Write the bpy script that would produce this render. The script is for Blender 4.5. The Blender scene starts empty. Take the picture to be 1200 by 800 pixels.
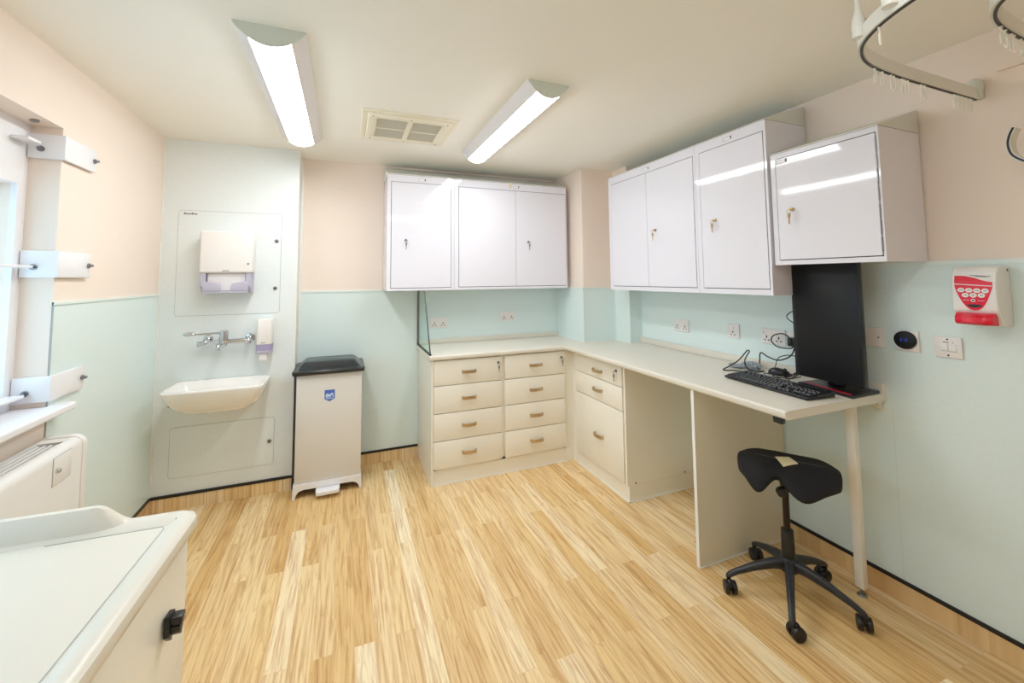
import bpy, bmesh, math, random
from mathutils import Vector, Matrix
random.seed(7)
S = bpy.context.scene
COL = S.collection
PI = math.pi

# ------------------------------------------------------------------ materials
def lin(c):
    c /= 255.0
    return c/12.92 if c <= .04045 else ((c+.055)/1.055)**2.4
def rgb(r, g, b): return (lin(r), lin(g), lin(b), 1)
MATS = {}
def mat(name, col, rough=.5, metal=0, var=.0, scale=20, bump=0, bscale=200, coat=0, spec=.5, emit=None, estr=0, trans=0, alpha=1):
    m = bpy.data.materials.new(name); m.use_nodes = True
    nt = m.node_tree; N = nt.nodes; L = nt.links
    b = N['Principled BSDF']
    b.inputs['Base Color'].default_value = col
    b.inputs['Roughness'].default_value = rough
    b.inputs['Metallic'].default_value = metal
    b.inputs['Specular IOR Level'].default_value = spec
    b.inputs['Coat Weight'].default_value = coat
    b.inputs['Coat Roughness'].default_value = .05
    b.inputs['Transmission Weight'].default_value = trans
    b.inputs['Alpha'].default_value = alpha
    tc = N.new('ShaderNodeTexCoord')
    nz = N.new('ShaderNodeTexNoise'); nz.inputs['Scale'].default_value = scale; nz.inputs['Detail'].default_value = 4
    L.new(tc.outputs['Object'], nz.inputs['Vector'])
    mx = N.new('ShaderNodeMix'); mx.data_type = 'RGBA'
    mx.inputs[6].default_value = tuple(c*(1-var) for c in col[:3])+(1,)
    mx.inputs[7].default_value = tuple(min(1, c*(1+var)) for c in col[:3])+(1,)
    L.new(nz.outputs['Fac'], mx.inputs[0]); L.new(mx.outputs[2], b.inputs['Base Color'])
    if bump:
        n2 = N.new('ShaderNodeTexNoise'); n2.inputs['Scale'].default_value = bscale; n2.inputs['Detail'].default_value = 3
        L.new(tc.outputs['Object'], n2.inputs['Vector'])
        bp = N.new('ShaderNodeBump'); bp.inputs['Strength'].default_value = bump; bp.inputs['Distance'].default_value = .002
        L.new(n2.outputs['Fac'], bp.inputs['Height']); L.new(bp.outputs['Normal'], b.inputs['Normal'])
    if emit:
        b.inputs['Emission Color'].default_value = emit; b.inputs['Emission Strength'].default_value = estr
    MATS[name] = m
    return m
M = MATS
mat('peach_paint', rgb(240, 226, 214), .75, var=.025, scale=3, bump=.15, bscale=160)
mat('ceiling_paint', rgb(245, 243, 235), .85, var=.02, scale=4, bump=.2, bscale=120)
mat('mint_sheet', rgb(223, 238, 237), .33, var=.03, scale=60, spec=.4)
mat('pale_sheet', rgb(231, 238, 239), .35, var=.03, scale=60, spec=.4)
mat('mint_trim', rgb(226, 238, 234), .35, var=.01)
mat('white_trim', rgb(238, 238, 234), .4, var=.01)
mat('black_trim', rgb(22, 24, 28), .4, var=.1)
mat('dark_gap', rgb(60, 62, 70), .6, var=.1)
mat('soft_gap', rgb(172, 176, 172), .6, var=.1)
mat('white_gloss', rgb(232, 232, 242), .06, var=.004, scale=4, spec=.5)
mat('cabinet_side', rgb(218, 220, 214), .3, var=.01)
mat('cream_laminate', rgb(240, 236, 224), .35, var=.012, scale=40)
mat('cream_side', rgb(228, 223, 204), .4, var=.03, scale=120)
mat('worktop', rgb(224, 219, 207), .3, var=.03, scale=350)
mat('white_gloss_paint', rgb(238, 238, 242), .3, var=.01)
mat('white_plastic', rgb(238, 237, 236), .3, var=.01)
mat('warm_plastic', rgb(240, 237, 235), .3, var=.01)
mat('socket_plastic', rgb(236, 232, 230), .3, var=.01)
mat('lilac_plastic', rgb(205, 202, 222), .25, var=.03, alpha=.8)
mat('purple_plastic', rgb(165, 155, 190), .25, var=.03)
mat('ceramic', rgb(243, 241, 238), .08, var=.006, coat=.5)
mat('chrome', rgb(205, 208, 212), .12, metal=1, var=.02)
mat('steel', rgb(150, 150, 152), .3, metal=1, var=.05)
mat('brass_steel', rgb(190, 165, 115), .28, metal=1, var=.05)
mat('champagne', rgb(200, 178, 145), .3, metal=1, var=.05)
mat('bin_enamel', rgb(222, 219, 214), .3, var=.008)
mat('black_lid', rgb(36, 42, 46), .22, var=.05)
mat('black_plastic', rgb(24, 25, 28), .35, var=.1)
mat('charcoal_plastic', rgb(40, 42, 48), .38, var=.1)
mat('screen_black', rgb(22, 22, 26), .42, var=.03, spec=.3)
mat('stool_fabric', rgb(20, 20, 24), .85, var=.15, scale=300, bump=.3, bscale=500)
mat('dark_brown_metal', rgb(48, 38, 32), .35, metal=.6, var=.05)
mat('red_plastic', rgb(226, 18, 52), .3, var=.02)
mat('red_light', rgb(200, 16, 50), .4)
mat('grey_ink', rgb(110, 112, 115), .6)
mat('blue_ink', rgb(70, 105, 190), .4, var=.05)
mat('pale_blue_ink', rgb(190, 214, 244), .4)
mat('label_cream', rgb(226, 216, 178), .5)
mat('cable_black', rgb(20, 20, 22), .5)
mat('crumpled_film', rgb(150, 160, 168), .3, var=.15, scale=60)
mat('rail_cream', rgb(205, 200, 165), .45, var=.02)
mat('rail_white', rgb(230, 230, 224), .4, var=.02)
mat('hook_plastic', rgb(248, 247, 238), .35)
mat('vent_cream', rgb(238, 232, 212), .5, var=.01)
mat('vent_grey', rgb(214, 210, 194), .6, var=.05)
mat('lamp_housing', rgb(226, 224, 226), .4)
mat('lamp_end', rgb(214, 222, 214), .4)
mat('lamp_diffuser', rgb(255, 255, 255), .4, emit=(.955, .982, 1, 1), estr=16.5)
mat('lamp_diffuser_dim', rgb(255, 255, 255), .4, emit=(.955, .982, 1, 1), estr=11)
mat('heater_white', rgb(235, 234, 232), .3, var=.006)
mat('paper', rgb(238, 236, 240), .8)
mat('blue_digits', rgb(40, 60, 160), .4, emit=rgb(60, 90, 220), estr=.5)

def glass_mat():
    m = bpy.data.materials.new('clear_glass'); m.use_nodes = True
    N = m.node_tree.nodes; L = m.node_tree.links; N.clear()
    o = N.new('ShaderNodeOutputMaterial'); t = N.new('ShaderNodeBsdfTransparent'); g = N.new('ShaderNodeBsdfGlossy')
    g.inputs['Roughness'].default_value = .02; t.inputs['Color'].default_value = (.9, .96, .95, 1)
    x = N.new('ShaderNodeMixShader'); x.inputs[0].default_value = .05; L.new(t.outputs[0], x.inputs[1]); L.new(g.outputs[0], x.inputs[2]); L.new(x.outputs[0], o.inputs[0])
    MATS['clear_glass'] = m
glass_mat()

def wood_mat(name, upright=False):
    m = bpy.data.materials.new(name); m.use_nodes = True
    N = m.node_tree.nodes; L = m.node_tree.links; b = N['Principled BSDF']
    tc = N.new('ShaderNodeTexCoord'); sp = N.new('ShaderNodeSeparateXYZ'); L.new(tc.outputs['Object'], sp.inputs[0])
    cb = N.new('ShaderNodeCombineXYZ')
    L.new(sp.outputs['Y'], cb.inputs['X']); L.new(sp.outputs['X'], cb.inputs['Y'])
    br = N.new('ShaderNodeTexBrick'); br.offset = .37; br.offset_frequency = 2; br.squash = 1
    br.inputs['Color1'].default_value = (0, 0, 0, 1); br.inputs['Color2'].default_value = (1, 1, 1, 1); br.inputs['Mortar'].default_value = (.35, .35, .35, 1)
    br.inputs['Scale'].default_value = 1; br.inputs['Mortar Size'].default_value = .0006; br.inputs['Mortar Smooth'].default_value = .2
    br.inputs['Bias'].default_value = 0; br.inputs['Brick Width'].default_value = .92; br.inputs['Row Height'].default_value = .078
    L.new(cb.outputs[0], br.inputs['Vector'])
    # a second, offset set of boards varies the stagger
    rampP = N.new('ShaderNodeValToRGB')
    e = rampP.color_ramp.elements
    e[0].position = 0; e[0].color = rgb(220, 180, 118); e[1].position = 1; e[1].color = rgb(252, 238, 206)
    for p, c in ((.2, (244, 220, 172)), (.4, (228, 192, 130)), (.6, (250, 232, 194)), (.8, (236, 206, 150))):
        k = rampP.color_ramp.elements.new(p); k.color = rgb(*c)
    L.new(br.outputs['Color'], rampP.inputs['Fac'])
    # grain, shifted per board
    mul = N.new('ShaderNodeMath'); mul.operation = 'MULTIPLY'; mul.inputs[1].default_value = 37.0; L.new(br.outputs['Color'], mul.inputs[0])
    cg = N.new('ShaderNodeCombineXYZ'); L.new(sp.outputs['X'], cg.inputs['X']); L.new(mul.outputs[0], cg.inputs['Z'])
    sy = N.new('ShaderNodeMath'); sy.operation = 'MULTIPLY'; sy.inputs[1].default_value = .045; L.new(sp.outputs['Y'], sy.inputs[0]); L.new(sy.outputs[0], cg.inputs['Y'])
    n1 = N.new('ShaderNodeTexNoise'); n1.inputs['Scale'].default_value = 75; n1.inputs['Detail'].default_value = 6; n1.inputs['Roughness'].default_value = .6; n1.inputs['Distortion'].default_value = .6
    L.new(cg.outputs[0], n1.inputs['Vector'])
    r1 = N.new('ShaderNodeValToRGB'); r1.color_ramp.elements[0].position = .34; r1.color_ramp.elements[0].color = rgb(188, 138, 76); r1.color_ramp.elements[1].position = .56; r1.color_ramp.elements[1].color = (1, 1, 1, 1)
    L.new(n1.outputs['Fac'], r1.inputs['Fac'])
    # cathedral figure
    cw = N.new('ShaderNodeCombineXYZ'); L.new(sp.outputs['X'], cw.inputs['X']); L.new(mul.outputs[0], cw.inputs['Z'])
    sy2 = N.new('ShaderNodeMath'); sy2.operation = 'MULTIPLY'; sy2.inputs[1].default_value = .07; L.new(sp.outputs['Y'], sy2.inputs[0]); L.new(sy2.outputs[0], cw.inputs['Y'])
    n2 = N.new('ShaderNodeTexNoise'); n2.inputs['Scale'].default_value = 13; n2.inputs['Detail'].default_value = 1.5
    L.new(cw.outputs[0], n2.inputs['Vector'])
    rg = N.new('ShaderNodeMath'); rg.operation = 'MULTIPLY'; rg.inputs[1].default_value = 16; L.new(n2.outputs['Fac'], rg.inputs[0])
    fr = N.new('ShaderNodeMath'); fr.operation = 'FRACT'; L.new(rg.outputs[0], fr.inputs[0])
    r2 = N.new('ShaderNodeValToRGB'); r2.color_ramp.elements[0].position = .0; r2.color_ramp.elements[0].color = rgb(205, 160, 100); r2.color_ramp.elements[1].position = .35; r2.color_ramp.elements[1].color = (1, 1, 1, 1)
    L.new(fr.outputs[0], r2.inputs['Fac'])
    m1 = N.new('ShaderNodeMix'); m1.data_type = 'RGBA'; m1.blend_type = 'MULTIPLY'; m1.inputs[0].default_value = .54
    L.new(rampP.outputs[0], m1.inputs[6]); L.new(r1.outputs[0], m1.inputs[7])
    m2 = N.new('ShaderNodeMix'); m2.data_type = 'RGBA'; m2.blend_type = 'MULTIPLY'; m2.inputs[0].default_value = .26
    L.new(m1.outputs[2], m2.inputs[6]); L.new(r2.outputs[0], m2.inputs[7])
    L.new(m2.outputs[2], b.inputs['Base Color'])
    b.inputs['Roughness'].default_value = .42; b.inputs['Specular IOR Level'].default_value = .35
    MATS[name] = m
wood_mat('oak_vinyl')

# ------------------------------------------------------------------ mesh helpers
def nb(): return bmesh.new()
def _add(bm, tmp):
    me = bpy.data.meshes.new('tmp'); tmp.to_mesh(me); bm.from_mesh(me); bpy.data.meshes.remove(me); tmp.free()
def box(bm, x0, x1, y0, y1, z0, z1, bev=0, seg=2):
    t = bmesh.new()
    bmesh.ops.create_cube(t, size=1)
    for v in t.verts:
        v.co = Vector((x0+(v.co.x+.5)*(x1-x0), y0+(v.co.y+.5)*(y1-y0), z0+(v.co.z+.5)*(z1-z0)))
    if bev: bmesh.ops.bevel(t, geom=t.edges[:], offset=bev, segments=seg, profile=.5, affect='EDGES', clamp_overlap=True)
    bmesh.ops.recalc_face_normals(t, faces=t.faces[:])
    _add(bm, t); return bm
def cyl(bm, p0, p1, r0, r1=None, n=20, bev=0):
    if r1 is None: r1 = r0
    p0 = Vector(p0); p1 = Vector(p1); d = p1-p0
    t = bmesh.new()
    bmesh.ops.create_cone(t, cap_ends=True, segments=n, radius1=r0, radius2=r1, depth=d.length)
    if bev:
        es = [e for e in t.edges if abs(e.verts[0].co.z-e.verts[1].co.z) < 1e-6]
        bmesh.ops.bevel(t, geom=es, offset=bev, segments=2, profile=.5, affect='EDGES')
    q = Vector((0, 0, 1)).rotation_difference(d.normalized())
    bmesh.ops.transform(t, matrix=Matrix.Translation((p0+p1)/2) @ q.to_matrix().to_4x4(), verts=t.verts[:])
    _add(bm, t); return bm
def ball(bm, c, r, sx=1, sy=1, sz=1, n=16):
    t = bmesh.new(); bmesh.ops.create_uvsphere(t, u_segments=n, v_segments=max(8, n//2), radius=r)
    for v in t.verts: v.co = Vector((v.co.x*sx, v.co.y*sy, v.co.z*sz))+Vector(c)
    _add(bm, t); return bm
def prism(bm, poly, axis, a, b, bev=0, seg=2):
    # poly: 2-D points; axis: 'x' -> (y,z), 'y' -> (x,z), 'z' -> (x,y)
    t = bmesh.new()
    def P(p, k):
        if axis == 'x': return (k, p[0], p[1])
        if axis == 'y': return (p[0], k, p[1])
        return (p[0], p[1], k)
    f = t.faces.new([t.verts.new(P(p, a)) for p in poly])
    r = bmesh.ops.extrude_face_region(t, geom=[f])
    for v in r['geom']:
        if isinstance(v, bmesh.types.BMVert): v.co = Vector(P((v.co.y, v.co.z) if axis == 'x' else (v.co.x, v.co.z) if axis == 'y' else (v.co.x, v.co.y), b))
    if bev: bmesh.ops.bevel(t, geom=t.edges[:], offset=bev, segments=seg, profile=.5, affect='EDGES', clamp_overlap=True)
    bmesh.ops.recalc_face_normals(t, faces=t.faces[:])
    _add(bm, t); return bm
def spline(pts, n=8, closed=False):
    P = [Vector(p) for p in pts]; out = []
    k = len(P)
    for i in range(k if closed else k-1):
        p0 = P[(i-1) % k] if (closed or i > 0) else P[0]; p1 = P[i]; p2 = P[(i+1) % k]; p3 = P[(i+2) % k] if (closed or i+2 < k) else P[-1]
        for j in range(n):
            t = j/n
            out.append(.5*((2*p1)+(p2-p0)*t+(2*p0-5*p1+4*p2-p3)*t*t+(3*p1-p0-3*p2+p3)*t**3))
    if not closed: out.append(P[-1])
    return out
def sweep(bm, pts, prof, closed=False, up=None):
    # prof: list of (side, up) offsets
    t = bmesh.new(); n = len(pts); rings = []
    ref = up or Vector((0, 0, 1)); prev = None
    for i, p in enumerate(pts):
        a = pts[(i-1) % n] if (closed or i) else p; b = pts[(i+1) % n] if (closed or i < n-1) else p
        d = (b-a).normalized()
        if up is not None: s = d.cross(ref).normalized(); u = s.cross(d).normalized()
        else:
            if prev is None:
                r0 = Vector((0, 0, 1)) if abs(d.z) < .9 else Vector((1, 0, 0)); s = d.cross(r0).normalized()
            else: s = (prev-d*prev.dot(d)).normalized()
            prev = s; u = s.cross(d)
        rings.append([t.verts.new(p+s*x+u*y) for x, y in prof])
    m = len(prof)
    for i in range(n if closed else n-1):
        A = rings[i]; B = rings[(i+1) % n]
        for j in range(m): t.faces.new((A[j], A[(j+1) % m], B[(j+1) % m], B[j]))
    if not closed: t.faces.new(rings[0][::-1]); t.faces.new(rings[-1])
    bmesh.ops.recalc_face_normals(t, faces=t.faces[:])
    _add(bm, t); return bm
def tube(bm, pts, r, n=8, closed=False):
    return sweep(bm, [Vector(p) for p in pts], [(r*math.cos(2*PI*k/n), r*math.sin(2*PI*k/n)) for k in range(n)], closed)
def loft(bm, rings, cap0=True, cap1=True):
    t = bmesh.new(); R = [[t.verts.new(p) for p in r] for r in rings]; m = len(rings[0])
    for A, B in zip(R, R[1:]):
        for j in range(m): t.faces.new((A[j], A[(j+1) % m], B[(j+1) % m], B[j]))
    if cap0: t.faces.new(R[0][::-1])
    if cap1: t.faces.new(R[-1])
    bmesh.ops.recalc_face_normals(t, faces=t.faces[:])
    _add(bm, t); return bm
def rrect(cx, cy, hx, hy, r, n=5):
    pts = []
    for sx, sy, a0 in ((1, 1, 0), (-1, 1, 90), (-1, -1, 180), (1, -1, 270)):
        for k in range(n+1):
            a = math.radians(a0+90*k/n)
            pts.append((cx+sx*(hx-r)+r*math.cos(a), cy+sy*(hy-r)+r*math.sin(a)))
    return pts
def disc(c, r, n=24, sx=1, sy=1): return [(c[0]+r*sx*math.cos(2*PI*k/n), c[1]+r*sy*math.sin(2*PI*k/n)) for k in range(n)]

# ------------------------------------------------------------------ object helpers
W = {}
def tag(o, label=None, cat=None, group=None, kind=None):
    if label: o['label'] = label
    if cat: o['category'] = cat
    if group: o['group'] = group
    if kind: o['kind'] = kind
    return o
def thing(name, label, cat, loc, rz=0, group=None):
    o = bpy.data.objects.new(name, None); COL.objects.link(o)
    o.empty_display_size = .05
    o.location = loc; o.rotation_euler = (0, 0, rz)
    W[o.name] = Matrix.Translation(loc) @ Matrix.Rotation(rz, 4, 'Z')
    return tag(o, label, cat, group)
def obj(name, bm, m, parent=None, smooth=40, label=None, mods=None):
    """parent given: vertices in world coordinates are moved into the thing's frame; no parent: origin at the base centre"""
    me = bpy.data.meshes.new(name)
    if parent is not None:
        w = W[parent.name]; inv = w.inverted()
        bmesh.ops.transform(bm, matrix=inv, verts=bm.verts[:])
        base = None
    else:
        xs = [v.co.x for v in bm.verts]; ys = [v.co.y for v in bm.verts]; zs = [v.co.z for v in bm.verts]
        base = Vector(((min(xs)+max(xs))/2, (min(ys)+max(ys))/2, min(zs)))
        bmesh.ops.translate(bm, vec=-base, verts=bm.verts[:])
    bm.to_mesh(me); bm.free()
    ms = m if isinstance(m, (list, tuple)) else [m]
    for k in ms: me.materials.append(M[k])
    o = bpy.data.objects.new(name, me); COL.objects.link(o)
    if smooth is not None:
        me.shade_smooth(); me.set_sharp_from_angle(angle=math.radians(smooth))
    if parent is not None: o.parent = parent; W[o.name] = w
    else: o.location = base; W[o.name] = Matrix.Translation(base)
    if label: o['label'] = label
    return o
def struct(name, bm, m, parent=None, smooth=None):
    o = obj(name, bm, m, parent, smooth)
    if parent is None: o['kind'] = 'structure'
    return o
def bx(*a, **k): return box(nb(), *a, **k)
def copy_tree(src, parent=None, delta=None, rz=None):
    c = src.copy(); COL.objects.link(c)
    if parent is not None: c.parent = parent
    W[c.name] = W[src.name]
    for ch in list(src.children): copy_tree(ch, c)
    return c

# ------------------------------------------------------------------ dimensions (metres)
XL, XR, YB, YS, H = -1.102, 2.298, 3.471, 3.26, 2.358
XS = -.318; ZK = .096; ZD = 1.333; ZT = .8915; TB = .8565; YR = -1.7
DZR = 1.477

# ------------------------------------------------------------------ setting
def floor_obj():
    o = struct('floor', bx(XL-.4, XR+.1, YR-.1, YB+.1, -.06, 0), 'oak_vinyl'); return o
floor_obj()
struct('ceiling', bx(XL-.4, XR+.1, YR-.1, YB+.1, H, H+.08), 'ceiling_paint')
struct('wall_back', bx(XS, XR+.1, YB, YB+.1, 0, H), 'peach_paint')
struct('wall_rear', bx(XL-.4, XR+.1, YR-.1, YR, 0, H), 'peach_paint')
struct('wall_right', bx(XR, XR+.1, YR, YB, 0, H), 'peach_paint')
bm = nb()                                    # left wall with its window recess
XO = XL-.32; W0, W1 = .1, 2.24; SZ0, SZ1 = .905, 2.066
box(bm, XO, XL, YR, W0, 0, H); box(bm, XO, XL, W1, YB+.1, 0, H)
box(bm, XO, XL, W0, W1, 0, SZ0); box(bm, XO, XL, W0, W1, SZ1, H)
struct('wall_left', bm, 'peach_paint')
struct('wall_sink', bx(XL, XS, YS, YB+.1, 0, H), 'pale_sheet')
# boxed-in column in the right back corner
bm = nb(); box(bm, 1.866, XR, 3.001, YB, 0, H); box(bm, 2.184, XR, 2.807, 3.001, 0, H)
struct('wall_column', bm, 'peach_paint')
# hygienic wall sheets (lower wall), 4 mm proud, with their capping strips
def sheet(name, bm): return struct(name, bm, 'mint_sheet')
sheet('wall_left_sheet', bx(XL, XL+.004, 2.243, YS, ZK, 1.336))
sheet('wall_back_sheet', bx(XS+.012, 1.866, YB-.004, YB, ZK, ZD))
bm = nb(); box(bm, 1.862, 1.8665, 2.997, YB-.004, TB, ZD); box(bm, 1.862, 2.184, 2.997, 3.001, TB, ZD)
box(bm, 2.18, 2.1845, 2.803, 2.997, TB, ZD); box(bm, 2.18, XR-.004, 2.803, 2.807, TB, ZD)
sheet('wall_column_sheet', bm)
sheet('wall_right_sheet', bx(XR-.004, XR, YR, 2.803, ZK, DZR))
n = [0]
def trim(bm, m='mint_trim'):
    n[0] += 1; return struct('trim_%d' % n[0], bm, m)
trim(bx(XL, XL+.009, 2.24, YS, 1.333, 1.345))
trim(bx(XS+.01, 1.864, YB-.009, YB, ZD-.002, ZD+.01))
bm = nb(); box(bm, 1.857, 1.8665, 2.992, YB, ZD-.002, ZD+.01); box(bm, 1.857, 2.184, 2.992, 3.001, ZD-.002, ZD+.01); box(bm, 2.175, 2.1845, 2.798, 3.0, ZD-.002, ZD+.01); box(bm, 2.175, XR, 2.798, 2.807, ZD-.002, ZD+.01); trim(bm)
trim(bx(XR-.008, XR, YR, 2.803, DZR-.012, DZR+.006))
# vertical corner strips
trim(bx(XS-.012, XS+.004, YS-.005, YS+.02, ZK, H), 'white_trim')
trim(bx(XS, XS+.014, YB-.012, YB, ZK, H), 'white_trim')
trim(bx(XL, XL+.010, YS-.010, YS, ZK, H), 'white_trim')
bm = nb()
for x, y in ((1.864, YB-.006), (1.859, 2.994), (2.178, 2.995), (2.177, 2.800), (XR-.006, 2.801)): box(bm, x-.004, x+.006, y-.004, y+.006, ZT, ZD)
trim(bm)
trim(bx(XL-.001, XL+.0045, 2.240, 2.2435, .1, 1.345), 'soft_gap')
trim(bx(XR-.0046, XR-.0035, 1.129, 1.1305, ZK, .83), 'cabinet_side')       # sheet joint on the right wall
trim(bx(XR-.014, XR, YR, .728, 2.192, H), 'peach_paint')              # shallow pelmet board high on the right wall
# vinyl upstand skirting with black cap
for nm, b in (('left', (XL, XL+.007, YR, YS)), ('sink', (XL, XS+.007, YS-.007, YS)), ('back', (XS, .58, YB-.007, YB)), ('right', (XR-.007, XR, YR, 2.807))):
    struct('baseboard_'+nm, bx(*b, 0, ZK-.012), 'oak_vinyl')
for b in ((XL, XL+.011, YR, YS), (XL, XS+.011, YS-.011, YS), (XS, .57, YB-.011, YB), (XR-.011, XR, YR, 2.24)):
    trim(bx(*b, ZK-.014, ZK+.002), 'black_trim')
trim(bx(XS-.0005, XS+.007, YS-.007, YB, 0, ZK-.012), 'oak_vinyl')

# window: inner lining board with an opening, reveals, casement and pane
w = thing('window_1', None, None, (XO, (W0+W1)/2, SZ0)); w['kind'] = 'structure'
xf = -1.203; OY0, OY1, OZ0, OZ1 = .25, 2.192, 1.0, 1.815
bm = nb()
box(bm, xf-.02, xf, W0, W1, OZ1, SZ1); box(bm, xf-.02, xf, W0, W1, SZ0, OZ0); box(bm, xf-.02, xf, W0, OY0, OZ0, OZ1); box(bm, xf-.02, xf, OY1, W1, OZ0, OZ1)
obj('lining', bm, 'white_gloss_paint', w, None)
bm = nb(); box(bm, XO, xf-.02, OY0, OY1, OZ1, OZ1+.02); box(bm, XO, xf-.02, OY0, OY1, OZ0-.02, OZ0); box(bm, XO, xf-.02, OY1, OY1+.02, OZ0, OZ1); box(bm, XO, xf-.02, OY0-.02, OY0, OZ0, OZ1)
obj('reveal', bm, 'peach_paint', w, None)
bm = nb(); xg = -1.30
for y0, y1, z0, z1 in ((OY0, OY1, OZ0, OZ0+.05), (OY0, OY1, OZ1-.03, OZ1), (OY0, OY0+.05, OZ0, OZ1), (OY1-.03, OY1, OZ0, OZ1), (1.2, 1.26, OZ0, OZ1), (OY0, OY1, 1.50, 1.545)):
    box(bm, xg-.03, xg+.02, y0, y1, z0, z1, .004)
obj('window_frame', bm, 'white_gloss_paint', w)
obj('pane', bx(xg-.004, xg, OY0+.02, OY1-.02, OZ0+.02, OZ1-.02), 'clear_glass', w, None)
sill = bx(xf-.005, -1.028, W0+.002, W1-.002, SZ0, .932)
box(sill, XL+.0005, -1.028, W1-.004, 2.300, SZ0, .932)
bm = nb(); prism(bm, [(xf, W0+.002), (-1.04, W0+.002), (-1.028, W0+.02), (-1.028, 2.28), (-1.036, 2.298), (-1.05, 2.303), (XL+.002, 2.303), (XL+.002, W1-.002), (xf, W1-.002)], 'z', SZ0, .932, .006, 3)
sill.free()
trim(bm, 'white_gloss_paint')

# ------------------------------------------------------------------ brackets and bars across the window recess
BR = [('top', 1.93, 2.03, 1.986), ('middle', 1.445, 1.553, 1.487), ('bottom', .953, 1.052, .985)]
for nm, z0, z1, zb in BR:
    br = thing('angle_bracket', {'top': 'white angle bracket wrapped round the window recess edge, topmost of three', 'middle': 'white angle bracket wrapped round the window recess edge, middle of three', 'bottom': 'white angle bracket wrapped round the window recess edge, just above the sill'}[nm], 'bracket', (XL, W1, z0), 0, 'white brackets on the window recess edge')
    bm = nb(); prism(bm, [(-1.2, W1-.002), (-1.2, W1-.016), (XL+.018, W1-.016), (XL+.018, W1+.213), (XL+.0065, W1+.213), (XL+.0065, W1-.002)], 'z', z0, z1, .002)
    obj('plate', bm, 'white_gloss_paint', br)
    zc = (z0+z1)/2
    bm = nb(); cyl(bm, (XL+.018, W1+.195, zc), (XL+.024, W1+.195, zc), .011, n=12); cyl(bm, (XL+.024, W1+.195, zc), (XL+.036, W1+.195, zc), .0065, n=6)
    obj('bolt', bm, 'steel', br)
    bm = nb(); cyl(bm, (-1.158, W1-.016, zc-.012), (-1.158, W1-.021, zc-.012), .012, n=12); cyl(bm, (-1.158, W1-.021, zc-.012), (-1.158, W1-.034, zc-.012), .007, n=6)
    obj('bolt', bm, 'steel', br)
    b = bx(-1.2, -1.148, 2.13 if nm == 'top' else W0+.06, W1-.036, zb-.005, zb+.006, .002)
    b = obj('window_bar', b, 'white_gloss_paint')
    tag(b, {'top': 'short flat white bar stub beside the topmost bracket', 'middle': 'flat white bar across the window at mid height', 'bottom': 'flat white bar across the window, low above the sill'}[nm], 'bar', 'flat white bars across the window')
o = obj('cable_cleat', ball(nb(), (-1.15, 2.16, SZ1-.004), .012, 1.3, 1.0, .5), 'steel'); tag(o, 'small round metal stud under the window recess top', 'stud')

# ------------------------------------------------------------------ convector heater
ht = thing('convector_heater', 'white convector heater with slotted top below the window sill', 'heater', (-1.03, 1.5, .08))
HY0, HY1, HB, HF, HZ = .75, 2.23, XL+.012, -.966, .812
bm = nb(); prof = [(HB, .1), (HB, HZ-.02), (HF-.03, HZ-.02)]
box(bm, HB, HB+.012, HY0, HY1-.03, .1, HZ)                        # back
arc = [(HF-.03+.03*math.sin(a), HZ-.03+.03*math.cos(a)) for a in [k*PI/2/6 for k in range(7)]]
prism(bm, [(HF-.034, HZ-.012), (HF-.034, HZ)]+arc+[(HF, .1), (HF-.012, .1), (HF-.012, HZ-.035), (HF-.03, HZ-.012)], 'y', HY0, HY1-.03)
obj('front_panel', bm, 'heater_white', ht)
arc2 = [(HF-.035+.04*math.sin(a), HZ-.035+.04*math.cos(a)) for a in [k*PI/2/6 for k in range(7)]]
bm = nb(); prism(bm, [(HB, .09), (HB, HZ+.005)]+arc2+[(HF+.005, .09)], 'y', HY1-.03, HY1, .003)
obj('end_cap', bm, 'heater_white', ht)
bm = nb(); prism(bm, [(HB, .09), (HB, HZ+.005)]+arc2+[(HF+.005, .09)], 'y', HY0-.03, HY0, .003); obj('end_cap', bm, 'heater_white', ht)
obj('grille_well', bx(HB+.012, HF-.034, HY0, HY1-.03, HZ-.05, HZ-.03), 'dark_gap', ht)
bm = nb(); xs = HB+.012; pitch = (HF-.034-xs)/4
for k in range(4): box(bm, xs+k*pitch+.010, xs+(k+1)*pitch, HY0, HY1-.1, HZ-.012, HZ-.001, .002)
box(bm, xs, HF-.034, HY1-.075, HY1-.03, HZ-.012, HZ-.001)
obj('grille', bm, 'heater_white', ht)
fl = obj('control_flap', bx(HF+.0002, HF+.003, 2.025, 2.13, .692, .79, .001), 'heater_white', ht)
obj('flap_gap', bx(HF, HF+.0012, 2.0235, 2.1315, .6905, .7915), 'soft_gap', ht)
obj('latch', cyl(nb(), (HF+.003, 2.042, .742), (HF+.014, 2.042, .742), .0095, .007, bev=.002), 'chrome', fl)
for a in (HY1-.12, HY0+.06): obj('foot', bx(HB, HF, a, a+.06, 0, .1), 'heater_white', ht)

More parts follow.
